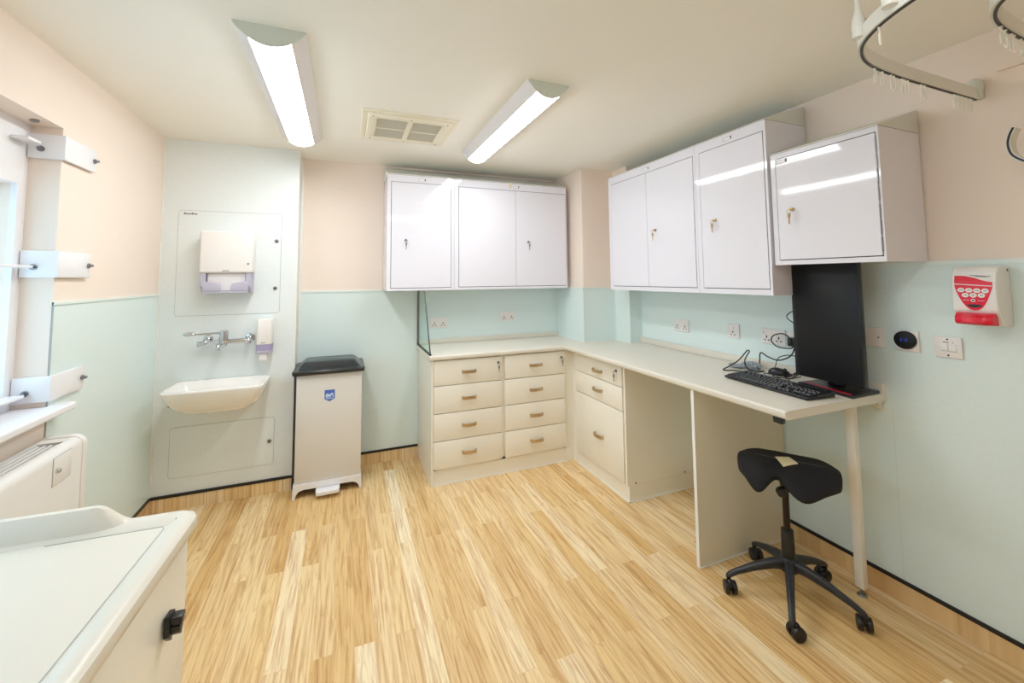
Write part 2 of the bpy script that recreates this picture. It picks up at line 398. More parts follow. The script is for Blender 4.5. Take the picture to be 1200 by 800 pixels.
# ------------------------------------------------------------------ foreground unit with marine edge
TR = math.radians(-2.4)
tr = thing('worktop_unit', 'cream unit with raised rounded edge and black lock, bottom left foreground', 'unit', (-.352, 1.408, 0), TR)
WT = W[tr.name]
def tl(bm): bmesh.ops.transform(bm, matrix=WT, verts=bm.verts[:]); return bm        # local -> world (obj() turns it back)
WD, DP, TZ = .555, 1.02, .811
bm = nb(); box(bm, -WD+.02, -.026, -DP, -.022, .04, TZ-.045, .004); obj('body', tl(bm), 'cream_laminate', tr)
bm = nb(); box(bm, -WD+.04, -.06, -DP+.02, -.05, 0, .04); obj('plinth', tl(bm), 'charcoal_plastic', tr)
bm = nb(); box(bm, -WD+.02, -.02, -DP+.01, -.02, TZ-.045, TZ-.012); obj('top', tl(bm), 'worktop', tr)
bm = nb(); rim = [(-.022, -.045), (.0, -.045), (.012, -.04), (.016, -.025), (.014, -.01), (.004, 0), (-.012, 0), (-.026, -.004), (-.036, -.012), (-.022, -.03)]
# right edge, far edge (raised along the left part)
pr = [(a-.012, TZ+b) for a, b in [(-.03, -.045), (.0, -.045), (.01, -.04), (.013, -.025), (.011, -.01), (.002, 0), (-.014, 0), (-.03, -.004), (-.042, -.013)]]
prof_rim = [(0, -.045), (.012, -.043), (.02, -.036), (.023, -.022), (.02, -.008), (.01, -.001), (-.006, 0), (-.022, -.004), (-.036, -.0115), (-.036, -.045)]
path = [Vector((-.022, -DP, TZ)), Vector((-.022, -.09, TZ)), Vector((-.023, -.045, TZ)), Vector((-.03, -.03, TZ)), Vector((-.045, -.023, TZ)), Vector((-.09, -.022, TZ)), Vector((-WD+.02, -.022, TZ))]
sweep(bm, path, prof_rim, up=Vector((0, 0, 1)))
obj('edge_rim', tl(bm), 'worktop', tr)
bm = nb(); sweep(bm, [Vector((-.0625, -DP, TZ-.0115)), Vector((-.0625, -.075, TZ-.0115)), Vector((-.068, -.063, TZ-.0115)), Vector((-.30, -.0625, TZ-.0115))], [(-.0012, -.002), (.0012, -.002), (.0012, .0004), (-.0012, .0004)], up=Vector((0, 0, 1))); obj('groove', tl(bm), 'soft_gap', tr)
bm = nb(); rings = []
for k in range(0, 22):
    if k < 10:
        t = k/9; x = -.150-.075*t; h = .045*(t*t*(3-2*t))
    else: x = -.225-(k-9)*.0258; h = .045
    rings.append([Vector((x, y, z)) for y, z in ((-.052, TZ-.02), (-.044, TZ-.012+h*.35), (-.034, TZ-.004+h*.85), (-.026, TZ-.001+h), (-.012, TZ-.001+h), (-.003, TZ-.006+h*.9), (0, TZ-.02+h*.5), (0, TZ-.03))])
loft(bm, rings); obj('upstand', tl(bm), 'worktop', tr)
ly, lz = -.148, .612
bm = nb(); prism(bm, [(ly-.018, lz+.026), (ly+.014, lz+.026), (ly+.018, lz-.006), (ly-.001, lz-.036), (ly-.018, lz-.018)], 'x', -.0225, -.010, .002)
prism(bm, [(ly-.015, lz+.022), (ly+.011, lz+.022), (ly+.013, lz+.002), (ly-.012, lz+.002)], 'x', -.012, .012, .002)
prism(bm, [(ly-.013, lz+.001), (ly+.013, lz+.001), (ly-.0, lz-.026), (ly-.012, lz-.014)], 'x', -.012, .009, .002)
lk = obj('lock_handle', tl(bm), 'black_plastic', tr)
bm = nb(); cyl(bm, (.009, ly, lz+.01), (.0135, ly, lz+.01), .007, n=14); obj('lock_barrel', tl(bm), 'steel', lk)

# ------------------------------------------------------------------ sink wall
def access_panel(x0, x1, z0, z1, label, locks, text=None):
    t = thing('access_panel', label, 'panel', ((x0+x1)/2, YS, z0), 0, 'access panels on the sink wall')
    obj('gasket', prism(nb(), rrect((x0+x1)/2, (z0+z1)/2, (x1-x0)/2+.0022, (z1-z0)/2+.0022, .02), 'y', YS-.0012, YS), 'soft_gap', t, None)
    obj('board', prism(nb(), rrect((x0+x1)/2, (z0+z1)/2, (x1-x0)/2, (z1-z0)/2, .018), 'y', YS-.003, YS-.0012), 'pale_sheet', t, None)
    for lx, lz in locks:
        k = obj('lock', cyl(nb(), (lx, YS-.003, lz), (lx, YS-.010, lz), .013, .012, n=18, bev=.002), 'steel', t)
        obj('lock_slot', bx(lx-.007, lx+.007, YS-.0112, YS-.010, lz-.002, lz+.002), 'black_plastic', k, None)
    if text:
        bm = nb(); x, z = text
        for wd, dx in ((.010, 0), (.007, .013), (.009, .022), (.006, .034), (.010, .042), (.007, .055), (.008, .064)):
            box(bm, x+dx, x+dx+wd, YS-.0036, YS-.003, z, z+(.013 if wd > .009 else .009))
        obj('maker_mark', bm, 'grey_ink', t, None)
    return t
access_panel(-1.012, -.42, 1.203, 1.888, 'large upper access panel behind the paper towel dispenser', [(-.447, 1.70), (-.449, 1.372)], (-.985, 1.862))
access_panel(-1.008, -.432, .193, .502, 'low access panel in the sink wall beneath the basin', [(-.457, .345)])

dp = thing('paper_towel_dispenser', 'white paper towel dispenser with lilac base on the sink wall', 'dispenser', (-.71, YS, 1.35))
X0, X1, YF, YB2 = -.858, -.568, 3.128, YS-.0032
obj('cover', bx(X0, X1, YF, YB2, 1.476, 1.748, .014, 4), 'warm_plastic', dp)
bm = nb(); prism(bm, [(YF+.012, 1.476), (YB2, 1.476), (YB2, 1.345), (YF+.05, 1.345), (YF+.012, 1.39)], 'x', X0+.008, X0+.035); prism(bm, [(YF+.012, 1.476), (YB2, 1.476), (YB2, 1.345), (YF+.05, 1.345), (YF+.012, 1.39)], 'x', X1-.035, X1-.008)
box(bm, X0+.035, X1-.035, YB2-.01, YB2, 1.345, 1.476)
obj('lower_body', bm, 'lilac_plastic', dp)
bm = nb(); xm = (X0+X1)/2
prism(bm, [(X0+.02, 1.425), (xm-.035, 1.41), (xm-.03, 1.385), (xm-.028, 1.36), (X0+.02, 1.36)], 'y', YF+.006, YF+.02, .003); prism(bm, [(X1-.02, 1.425), (xm+.035, 1.41), (xm+.03, 1.385), (xm+.028, 1.36), (X1-.02, 1.36)], 'y', YF+.006, YF+.02, .003)
box(bm, X0+.02, X1-.02, YF+.01, YB2, 1.348, 1.362)
obj('towel_tray', bm, 'lilac_plastic', dp)
obj('lock', cyl(nb(), (X1-.022, YF, 1.535), (X1-.022, YF-.003, 1.535), .006, n=14), 'grey_ink', dp)
bm = nb()
for k in range(4): box(bm, xm-.017+k*.009, xm-.011+k*.009, YF-.0008, YF+.001, 1.487, 1.494)
obj('maker_mark', bm, 'grey_ink', dp, None)
o = obj('paper_towel_stack', bx(X0+.04, X1-.04, YF+.03, YB2-.014, 1.363, 1.474, .003), 'paper'); tag(o, 'stack of white folded paper towels inside the towel dispenser', 'paper towels')

sd = thing('soap_dispenser', 'slim white soap dispenser with purple band right of the tap', 'dispenser', (-.49, YS, .9))
obj('cover', prism(nb(), rrect(-.492, 3.205, .046, .053, .02), 'z', 1.005, 1.168, .004), 'warm_plastic', sd)
obj('window_band', prism(nb(), rrect(-.492, 3.206, .045, .052, .02), 'z', .965, 1.005), 'purple_plastic', sd)
obj('push_bar', prism(nb(), rrect(-.492, 3.206, .044, .052, .02), 'z', .945, .965, .004), 'lilac_plastic', sd)
obj('nozzle', prism(nb(), rrect(-.496, 3.19, .024, .026, .008), 'z', .900, .945, .003), 'warm_plastic', sd)
bm = nb()
for k in range(3): box(bm, -.506+k*.009, -.5+k*.009, 3.1515, 3.1535, 1.013, 1.018)
obj('maker_mark', bm, 'grey_ink', sd, None)

tp = thing('lever_tap', 'chrome wall mounted lever tap above the basin', 'tap', (-.72, YS, 1.0))
ty, tz = 3.195, 1.03
bm = nb(); cyl(bm, (-.868, ty, tz-.006), (-.585, ty, tz+.004), .017, n=20, bev=.003); obj('bar', bm, 'chrome', tp)
for x in (-.825, -.588):
    bm = nb(); cyl(bm, (x, YS, tz+.015), (x, YS-.012, tz+.015), .030, .027, n=24, bev=.003); cyl(bm, (x, YS-.012, tz+.012), (x, ty, tz+.002), .016); ball(bm, (x, ty, tz), .022)
    obj('flange', bm, 'chrome', tp)
bm = nb(); cyl(bm, (-.725, ty, tz-.012), (-.725, ty, 1.105), .026, .024, n=24, bev=.004); ball(bm, (-.725, ty, tz-.005), .028); obj('body', bm, 'chrome', tp)
bm = nb(); tube(bm, spline([(-.735, ty, 1.02), (-.74, ty-.03, 1.022), (-.742, ty-.055, 1.01), (-.742, ty-.062, .985)]), .012, 12); obj('spout', bm, 'chrome', tp)
bm = nb(); cyl(bm, (-.725, ty, 1.09), (-.87, ty-.025, 1.088), .0075, .006); ball(bm, (-.902, ty-.03, 1.092), .033, 1.15, .5, .42); obj('lever', bm, 'chrome', tp)

bs = thing('wash_basin', 'white ceramic wall hung wash basin on the sink wall', 'basin', (-.715, YS, .6))
def bring(z, hx, yf, yb, r, cx=-.716): return [Vector((x, y, z)) for x, y in rrect(cx, (yf+yb)/2, hx, (yb-yf)/2, r, 6)]
bk = YS-.001
rings = [bring(.600, .05, 3.14, bk, .03), bring(.618, .125, 3.07, bk, .05), bring(.645, .185, 3.015, bk, .06), bring(.69, .228, 2.97, bk, .06), bring(.74, .25, 2.94, bk, .055), bring(.775, .259, 2.926, bk, .05), bring(.787, .26, 2.924, bk, .05), bring(.791, .256, 2.928, bk-.003, .047),
         bring(.791, .245, 2.942, bk-.035, .04), bring(.785, .238, 2.949, bk-.042, .04), bring(.74, .222, 2.97, bk-.06, .05), bring(.68, .17, 3.02, bk-.09, .06), bring(.655, .10, 3.07, bk-.12, .05), bring(.650, .03, 3.11, bk-.14, .02)]
obj('bowl', loft(nb(), rings), 'ceramic', bs, 60)
obj('waste', cyl(nb(), (-.716, 3.115, .65), (-.716, 3.115, .6525), .022, n=18), 'chrome', bs)
obj('overflow_hole', cyl(nb(), (-.93, 2.972, .705), (-.934, 2.968, .705), .003, n=10), 'grey_ink', bs)

# ------------------------------------------------------------------ pedal bin
pb = thing('pedal_bin', 'white pedal bin with black lid beside the sink wall', 'bin', (-.083, 3.25, 0))
bxl, bxr, byf, byb = -.294, .124, 3.108, 3.44
obj('body', bx(bxl+.006, bxr-.002, byf, byf+.10, .09, .795, .004), 'bin_enamel', pb)
bm = nb(); prism(bm, [(bxl-.011, .05), (bxl-.011, .80), (bxr-.004, .80), (bxr-.004, .05)], 'y', byf+.03, byb, .004); obj('rear_shell', bm, 'charcoal_plastic', pb)
pts = [(bxl-.004, 0), (bxl+.012, 0), (bxl+.02, .028), (bxl+.035, .046), (bxl+.06, .054), (bxr-.055, .054), (bxr-.032, .046), (bxr-.015, .028), (bxr-.006, 0), (bxr+.006, 0), (bxr+.002, .09), (bxl, .09)]
obj('foot_frame', prism(nb(), pts, 'y', byf-.008, byf+.10), 'white_gloss_paint', pb, 30)
bm = nb(); prism(bm, rrect(-.083, 3.075, .073, .045, .02), 'z', .028, .052, .004); obj('pedal', bm, 'white_gloss_paint', pb)
bm = nb()
def lring(z, e, f): return [Vector((x, y, z)) for x, y in rrect((bxl+bxr)/2-.003, (byf+byb)/2-.006, (bxr-bxl)/2+e, (byb-byf)/2+f, .02, 4)]
loft(bm, [lring(.792, .016, .014), lring(.812, .02, .018), lring(.820, .016, .014), lring(.822, -.005, -.005), lring(.828, -.012, -.012), lring(.862, -.045, -.06), lring(.866, -.055, -.07)])
obj('lid', bm, 'black_lid', pb, 30)
ex, ez, y = -.083, .644, byf-.0008
em = obj('emblem', prism(nb(), [(ex-.032, ez+.037), (ex+.032, ez+.037), (ex+.032, ez-.022), (ex, ez-.04), (ex-.032, ez-.022)], 'y', y, byf+.001), 'blue_ink', pb, None)
bm = nb(); prism(bm, [(ex-.025, ez-.012), (ex-.025, ez+.008), (ex-.016, ez+.015), (ex-.004, ez+.010), (ex+.002, ez+.006), (ex+.010, ez+.016), (ex+.022, ez+.015), (ex+.026, ez-.012), (ex+.019, ez-.012), (ex+.016, ez+.003), (ex+.010, ez+.002), (ex+.009, ez-.012), (ex+.001, ez-.012), (ex-.001, ez-.004), (ex-.006, ez-.012)], 'y', y-.0008, y)
prism(bm, [(ex-.024, ez-.017), (ex+.024, ez-.017), (ex+.022, ez-.022), (ex-.022, ez-.022)], 'y', y-.0008, y)
obj('emblem_figure', bm, 'pale_blue_ink', em, None)

# ------------------------------------------------------------------ base units
def handle_bm(c, along, out, half=.05):
    # bow handle: c centre on the front, along / out unit vectors
    c = Vector(c); a = Vector(along); o = Vector(out); pts = []
    bm = nb()
    for s, d in ((-1, 0), (-.97, .016), (-.8, .022), (-.4, .0255), (0, .0265), (.4, .0255), (.8, .022), (.97, .016), (1, 0)): pts.append(c+a*s*half+o*d)
    sweep(bm, pts, [(-.003, -.0105), (.003, -.0105), (.003, .0105), (-.003, .0105)], up=Vector((0, 0, 1)))
    return bm
def key_bm(p, out, drop=.045):
    p = Vector(p); o = Vector(out); side = Vector((-o.y, o.x, 0)); bm = nb()
    c = p+o*.012
    cyl(bm, p, c, .003, n=8)
    ring = [c+o*.004+Vector((0, 0, -.010))+(side*math.cos(2*PI*k/14)+Vector((0, 0, 1))*math.sin(2*PI*k/14))*.009 for k in range(14)]
    tube(bm, ring, .0013, 6, closed=True)
    e = c+o*.004+Vector((0, 0, -.022))
    cyl(bm, e+side*.0005, e+Vector((0, 0, -drop*.45)), .007, .005, n=10); cyl(bm, e+Vector((0, 0, -drop*.4)), e+Vector((0, 0, -drop)), .0028, n=6)
    return bm
def drawer(parent, x0, x1, z0, z1, lock=None, front=2.913):
    d = obj('drawer', bx(x0, x1, front, front+.018, z0, z1, .0015), 'cream_laminate', parent)
    zc = (z0+z1)/2
    obj('handle', handle_bm(((x0+x1)/2, front, zc), (1, 0, 0), (0, -1, 0)), 'champagne', d, label='champagne bow handle')
    if lock:
        obj('lock', cyl(nb(), (lock[0], front, lock[1]), (lock[0], front-.005, lock[1]), .010, n=16, bev=.001), 'steel', d)
        obj('key', key_bm((lock[0], front-.005, lock[1]), (0, -1, 0)), 'steel', d)
    return d
DZ = [(.679, .850), (.489, .674), (.302, .484), (.114, .297)]
def base_unit(x0, x1, c0, c1, label, lock, left_end=False):
    t = thing('drawer_unit', label, 'drawers', ((c0+c1)/2, 3.2, 0), 0, 'four drawer base units on the back wall')
    bm = nb(); cc0 = c0+(.017 if left_end else 0)
    box(bm, cc0, cc0+.018, 2.932, YB-.012, .1, TB); box(bm, c1-.018, c1, 2.932, YB-.012, .1, TB); box(bm, cc0, c1, YB-.03, YB-.012, .1, TB); box(bm, cc0, c1, 2.932, YB-.012, .1, .118); box(bm, cc0+.018, c1-.018, 2.937, 2.95, .118, TB)
    obj('carcass', bm, 'cream_laminate', t, None)
    obj('plinth', bx(cc0, c1, 2.931, 2.947, .0, .1), 'cream_laminate', t, None)
    obj('floor_seal', bx(c0, c1, 2.925, 2.931, 0, .006), 'white_trim', t, None)
    if left_end:
        obj('end_panel', bx(c0, c0+.016, 2.916, YB-.012, 0, TB, .001), 'cream_laminate', t, None)
    for k, (a, b) in enumerate(DZ): drawer(t, x0, x1, a, b, lock if k == 0 else None)
    return t
base_unit(.589, 1.095, .571, 1.1075, 'cream four drawer base unit on the back wall, left one under the glass screen', (1.067, .807), True)
base_unit(1.120, 1.625, 1.1075, 1.630, 'cream four drawer base unit on the back wall, next to the corner', (1.596, .806))
cp = thing('corner_post', 'cream filler strip in the inner corner between the drawer units', 'filler panel', (1.66, 2.9, 0))
bm = nb(); box(bm, 1.631, 1.709, 2.934, 2.950, .1, TB); box(bm, 1.709, 1.722, 2.866, 2.950, .1, TB); obj('strip', bm, 'cream_laminate', cp, None)
bm = nb(); box(bm, 1.631, 1.709, 2.931, 2.947, 0, .1); box(bm, 1.7065, 1.722, 2.866, 2.947, 0, .1); obj('plinth', bm, 'cream_laminate', cp, None)

ru = thing('desk_drawer_unit', 'cream desk unit with two shallow drawers over one deep drawer', 'drawers', (2.0, 2.55, 0))
bm = nb(); box(bm, 1.7085, XR-.012, 2.246, 2.264, .1, TB); box(bm, 1.7085, 2.17, 2.846, 2.864, .1, TB); box(bm, 1.7085, 2.17, 2.264, 2.846, .1, .118); box(bm, 1.714, 1.727, 2.264, 2.846, .118, TB)
box(bm, 1.6905, 1.7085, 2.246, 2.2625, .1, TB)
obj('carcass', bm, ['cream_laminate'], ru, None)
bm = nb(); box(bm, 1.7065, 1.7225, 2.2475, 2.864, 0, .1); box(bm, 1.7225, XR-.012, 2.2475, 2.2635, 0, .098); obj('plinth', bm, 'cream_laminate', ru, None)
bm = nb(); box(bm, 1.7, 1.7065, 2.241, 2.864, 0, .006); box(bm, 1.7, XR-.012, 2.241, 2.2475, 0, .006); obj('floor_seal', bm, 'white_trim', ru, None)
for x in (1.755, 2.16): obj('screw_cap', cyl(nb(), (x, 2.246, .112), (x, 2.2445, .112), .006, n=10), 'grey_ink', ru)
for k, (a, b) in enumerate(((.712, .850), (.556, .707), (.106, .551))):
    d = obj('drawer', bx(1.6905, 1.7082, 2.279, 2.858, a, b, .0015), 'cream_laminate', ru)
    zc = (.766, .633, .317)[k]
    obj('handle', handle_bm((1.6905, 2.55, zc), (0, -1, 0), (-1, 0, 0)), 'champagne', d, label='champagne bow handle')
    if k == 0:
        obj('lock', cyl(nb(), (1.6905, 2.335, .806), (1.6855, 2.335, .806), .010, n=16, bev=.001), 'steel', d)
        obj('key', key_bm((1.6855, 2.335, .806), (-1, 0, 0)), 'steel', d)

# ------------------------------------------------------------------ worktop
wt = thing('worktop', 'long L shaped cream worktop over the drawer units and desk', 'worktop', (1.9, 2.4, TB))
t = bmesh.new()
poly = [(.556, YB-.005), (.556, 2.895), (1.629, 2.895), (1.629, 1.15), (XR-.005, 1.15), (XR-.005, 2.802), (2.179, 2.802), (2.179, 2.996), (1.861, 2.996), (1.861, YB-.005)]
f = t.faces.new([t.verts.new((x, y, TB)) for x, y in poly]); r = bmesh.ops.extrude_face_region(t, geom=[f])
for v in r['geom']:
    if isinstance(v, bmesh.types.BMVert): v.co.z = ZT
bmesh.ops.recalc_face_normals(t, faces=t.faces[:])
def on_front(e):
    a, b = e.verts[0].co, e.verts[1].co
    if abs(a.z-b.z) > 1e-5: return abs(a.x-1.629) < 1e-4 and abs(a.y-1.15) < 1e-4 or abs(a.x-.556) < 1e-4 and abs(a.y-2.895) < 1e-4
    if abs(a.y-2.895) < 1e-4 and abs(b.y-2.895) < 1e-4: return True
    return abs(a.x-1.629) < 1e-4 and abs(b.x-1.629) < 1e-4
bmesh.ops.bevel(t, geom=[e for e in t.edges if on_front(e)], offset=.013, segments=4, profile=.5, affect='EDGES')
obj('slab', t, 'worktop', wt, 35)
bm = nb(); box(bm, .556, 1.861, YB-.026, YB-.005, ZT, .930, .004); box(bm, XR-.027, XR-.005, 1.15, 2.802, ZT, .936, .004); obj('upstand', bm, 'worktop', wt)
bm = nb()
for p, q in (((1.853, 2.996), (1.861, YB-.026)), ((1.853, 2.988), (2.179, 2.996)), ((2.171, 2.802), (2.179, 2.988)), ((2.171, 2.794), (XR-.027, 2.802))): box(bm, p[0], q[0], p[1], q[1], ZT, ZT+.005)
obj('sealant', bm, 'white_trim', wt, None)
sp = thing('desk_divider', 'upright cream panel holding up the desk worktop behind the stool', 'panel', (1.97, 1.64, 0))
obj('board', bx(1.645, XR-.014, 1.632, 1.65, .0, TB), 'cream_side', sp, None); obj('edge_band', bx(1.643, 1.645, 1.632, 1.65, 0, TB), 'white_trim', sp, None)
obj('floor_seal', bx(1.643, XR-.014, 1.626, 1.632, 0, .005), 'white_trim', sp, None)
lg = thing('support_post', 'square cream post under the free end of the worktop', 'post', (2.175, 1.23, 0))
obj('post', bx(2.158, 2.192, 1.213, 1.247, .035, TB, .002), 'cream_laminate', lg)
bm = nb(); cyl(bm, (2.175, 1.23, 0), (2.175, 1.23, .008), .02, .016, n=16); cyl(bm, (2.175, 1.23, .008), (2.175, 1.23, .036), .006, n=10); obj('levelling_foot', bm, 'steel', lg)
wb = thing('shelf_bracket', 'small cream angle bracket between worktop end and right wall', 'bracket', (XR, 1.2, .79))
bm = nb(); prism(bm, [(XR-.006, TB-.001), (XR-.075, TB-.001), (XR-.075, TB-.005), (XR-.012, TB-.045), (XR-.006, TB-.045)], 'y', 1.165, 1.185, .001); obj('angle', bm, 'cream_side', wb)
obj('screw', cyl(nb(), (XR-.05, 1.165, TB-.012), (XR-.05, 1.163, TB-.012), .004, n=8), 'steel', wb)
o = obj('cable_clip', bx(1.64, 1.665, 1.178, 1.215, TB-.026, TB-.0005, .003), 'black_plastic'); tag(o, 'small black cable clip under the worktop corner', 'clip')

# ------------------------------------------------------------------ glass side screen
gs = thing('glass_screen', 'tapering glass side screen with dark edges on the worktop end', 'glass screen', (.565, 3.2, ZT))
gx = .5645
P0, P1, P2, P3 = (YB-.03, ZT+.009), (2.925, ZT+.009), (3.155, 1.338), (YB-.006, 1.338)
P0 = (YB-.03, ZT+.009)
obj('pane', prism(nb(), [(YB-.03, ZT+.009), (2.925, ZT+.009), (3.155, 1.336), (YB-.03, 1.336)], 'x', gx-.003, gx+.003), 'clear_glass', gs, None)
obj('wall_channel', bx(gx-.009, gx+.009, YB-.03, YB-.027, ZT, 1.336), 'steel', gs, None)
obj('base_channel', bx(gx-.008, gx+.008, 2.915, YB-.03, ZT, ZT+.009), 'charcoal_plastic', gs, None)
bm = nb(); sweep(bm, [Vector((gx, 2.922, ZT+.009)), Vector((gx, 3.153, 1.336))], [(-.004, -.004), (.004, -.004), (.004, .004), (-.004, .004)], up=Vector((0, 1, 0))); obj('edge_strip', bm, 'charcoal_plastic', gs)

# ------------------------------------------------------------------ wall cabinets
def wall_cabinet(name, label, L, B0, B1, depth, wall, z0, z1, rise, doors, locks, plate, facing, group, lockmat='steel'):
    """built in a frame u (along the wall, left to right as seen), v (out from the wall), z; facing 'y' -> back wall, 'x' -> right wall"""
    def X(u, v, z): return (u, wall-v, z) if facing == 'y' else (wall-v, u, z)
    def ub(u0, u1, v0, v1, a, b, bev=0):
        p = X(u0, v0, a); q = X(u1, v1, b)
        return bx(min(p[0], q[0]), max(p[0], q[0]), min(p[1], q[1]), max(p[1], q[1]), a, b, bev)
    u0, u1 = B0, B1
    out = (0, -1, 0) if facing == 'y' else (-1, 0, 0)
    t = thing(name, label, 'cabinet', X((u0+u1)/2, 0, z0), 0, group)
    g = .006
    # carcass: box with a hollow front frame
    lo, hi = min(u0, u1), max(u0, u1)
    bm = nb()
    def add(*a, **k):
        b2 = ub(*a, **k); _add(bm, b2)
    dlo = min(min(d) for d in doors)-.004; dhi = max(max(d) for d in doors)+.004
    dz0 = L[0]-.004; dz1 = L[1]+.004
    add(lo, hi, g, depth-.022, z0, z1)
    add(lo, dlo, depth-.022, depth, z0, z1); add(dhi, hi, depth-.022, depth, z0, z1); add(dlo, dhi, depth-.022, depth, z0, dz0); add(dlo, dhi, depth-.022, depth, dz1, z1)
    obj('body', bm, 'white_gloss', t, None)
    obj('door_gap', ub(dlo, dhi, depth-.022, depth-.012, dz0, dz1), 'dark_gap', t, None)
    bm = nb()
    pr = [(g, z1+.002), (depth, z1+.002), (depth, z1+.006), (g+.01, z1+rise), (g, z1+rise)]
    if facing == 'y': prism(bm, [(wall-a, b) for a, b in pr], 'x', lo, hi)
    else: prism(bm, [(wall-a, b) for a, b in pr], 'y', lo, hi)
    obj('sloping_top', bm, 'cabinet_side', t, None)
    obj('top_joint', ub(lo+.001, hi-.001, g+.001, depth-.002, z1, z1+.002), 'dark_gap', t, None)
    ds = []
    for a, b in doors:
        ds.append(obj('door', ub(min(a, b), max(a, b), depth-.012, depth+.002, L[0], L[1], .001), 'white_gloss', t, None))
    for k, (lu, lz) in locks:
        p = Vector(X(lu, depth+.002, lz)); o = Vector(out)
        obj('lock', cyl(nb(), p, p+o*.012, .010, .008, n=16, bev=.001), lockmat, ds[k])
        obj('key', key_bm(p+o*.012, out, .05), lockmat, ds[k])
    pu, pz, on_door = plate
    par = ds[0] if on_door else t
    d0 = depth+.002 if on_door else depth
    lp = obj('label_plate', ub(pu-.03, pu+.03, d0, d0+.0008, pz-.011, pz+.011), 'white_gloss_paint', par, None)
    bm = nb()
    sgn = 1 if facing == 'y' else -1
    for uu, vv, zz0, zz1 in ((-.028, .012, -.009, -.0075), (-.028, .012, .0075, .009), (-.028, -.0265, -.009, .009), (.016, .026, -.008, .010)):
        _add(bm, ub(pu+sgn*uu, pu+sgn*vv, d0+.0008, d0+.0012, pz+zz0, pz+zz1))
    obj('plate_print', bm, 'grey_ink', par, None)
    return t
G1 = 'white locking wall cabinets'
wall_cabinet('wall_cabinet', 'single door white wall cabinet at the left end of the back wall row', (1.362, 2.163), .286, .797, .300, YB, 1.341, 2.220, .118, [(.318, .772)], [(0, (.424, 1.722))], (.547, 2.191, False), 'y', G1)
wall_cabinet('wall_cabinet', 'double door white wall cabinet on the back wall beside the column', (1.364, 2.160), .799, 1.812, .300, YB, 1.341, 2.220, .118, [(.838, 1.3245), (1.3275, 1.800)], [(1, (1.439, 1.732))], (1.335, 2.194, False), 'y', G1)
wall_cabinet('wall_cabinet', 'double door white wall cabinet on the right wall beside the column', (1.362, 2.166), 2.782, 1.892, .314, XR, 1.3293, 2.227, .107, [(2.746, 2.3345), (2.3315, 1.910)], [(1, (2.249, 1.748))], (2.328, 2.195, False), 'x', G1, 'brass_steel')
wall_cabinet('wall_cabinet', 'tall single door white wall cabinet, middle one on the right wall', (1.362, 2.168), 1.890, 1.433, .314, XR, 1.3293, 2.227, .107, [(1.855, 1.449)], [(0, (1.757, 1.750))], (1.655, 2.198, False), 'x', G1, 'brass_steel')
c4 = wall_cabinet('wall_cabinet', 'smaller white wall cabinet mounted lower, directly above the monitor', (1.505, 2.005), 1.425, .969, .300, XR, 1.480, 2.0325, .102, [(1.397, .981)], [(0, (1.325, 1.745))], (1.365, 1.990, True), 'x', G1, 'brass_steel')
bm = nb()
for k in range(7): cyl(bm, (XR-.302, .979, 1.52+k*.068), (XR-.302, .979, 1.578+k*.068), .003, n=8)
obj('hinge', bm, 'steel', c4)
o = obj('surface_tag', bx(1.272, 1.292, 3.168, 3.1705, 2.183, 2.222), 'label_cream'); tag(o, 'small cream tag stuck on the back double cabinet top rail', 'tag')

# ------------------------------------------------------------------ sockets, switches on the walls
def wallplate(name, label, cat, c, w, h, facing, kind, group=None, switch=True):
    def X(u, v, z): return (c+u, YB-.004-v, z) if facing == 'y' else (XR-.004-v, c-u, z)
    def ub(u0, u1, v0, v1, a, b, bev=0, seg=2):
        p = X(u0, v0, a); q = X(u1, v1, b)
        return bx(min(p[0], q[0]), max(p[0], q[0]), min(p[1], q[1]), max(p[1], q[1]), min(a, b), max(a, b), bev, seg)
    z = h[0]; hh = h[1]/2; hw = w/2
    t = thing(name, label, cat, X(0, 0, z-hh), 0, group)
    pl = obj('faceplate', ub(-hw, hw, 0, .010, z-hh, z+hh, .003), 'socket_plastic', t)
    if kind in (1, 2):
        for uc in ((-.036, .036) if kind == 2 else (0,)):
            bm = nb()
            for du, dz, a, b in ((0, .006, .0035, .007), (-.012, -.012, .005, .0032), (.012, -.012, .005, .0032)):
                _add(bm, ub(uc+du-a, uc+du+a, .0098, .0106, z+dz-b-.010, z+dz+b-.010))
            obj('socket_hole', bm, 'charcoal_plastic', pl, None)
            su = uc+(-.022 if uc < 0 else .022 if kind == 2 else 0)
            obj('rocker', ub(su-.006, su+.006, .010, .0135, z+.012, z+.030, .001), 'white_plastic', pl)
    return t, pl, ub
GS = 'white wall sockets'
wallplate('wall_socket', 'double wall socket on the back wall seen beside the glass screen', 'socket', .738, .146, (1.060, .086), 'y', 2, GS)
wallplate('wall_socket', 'double wall socket in the middle of the back wall above the worktop', 'socket', 1.361, .146, (1.090, .086), 'y', 2, GS)
wallplate('wall_socket', 'double wall socket on the right wall, farthest from the monitor', 'socket', 2.361, .140, (1.074, .086), 'x', 2, GS)
wallplate('wall_socket', 'single wall socket on the right wall above the desk', 'socket', 1.928, .086, (1.082, .086), 'x', 1, GS)
wallplate('wall_socket', 'double wall socket behind the black cable loop left of the monitor', 'socket', 1.668, .146, (1.080, .086), 'x', 2, GS)
wallplate('wall_socket', 'single wall socket with the black plug, half hidden behind the monitor edge', 'socket', 1.540, .086, (1.080, .086), 'x', 1, GS)
t, pl, ub = wallplate('blanking_plate', 'blank white wall plate directly right of the monitor', 'wall plate', 1.218, .146, (1.141, .086), 'x', 0)
for u in (-.058, .058): obj('screw', ub(u-.003, u+.003, .010, .011, 1.138, 1.144), 'grey_ink', pl, None)
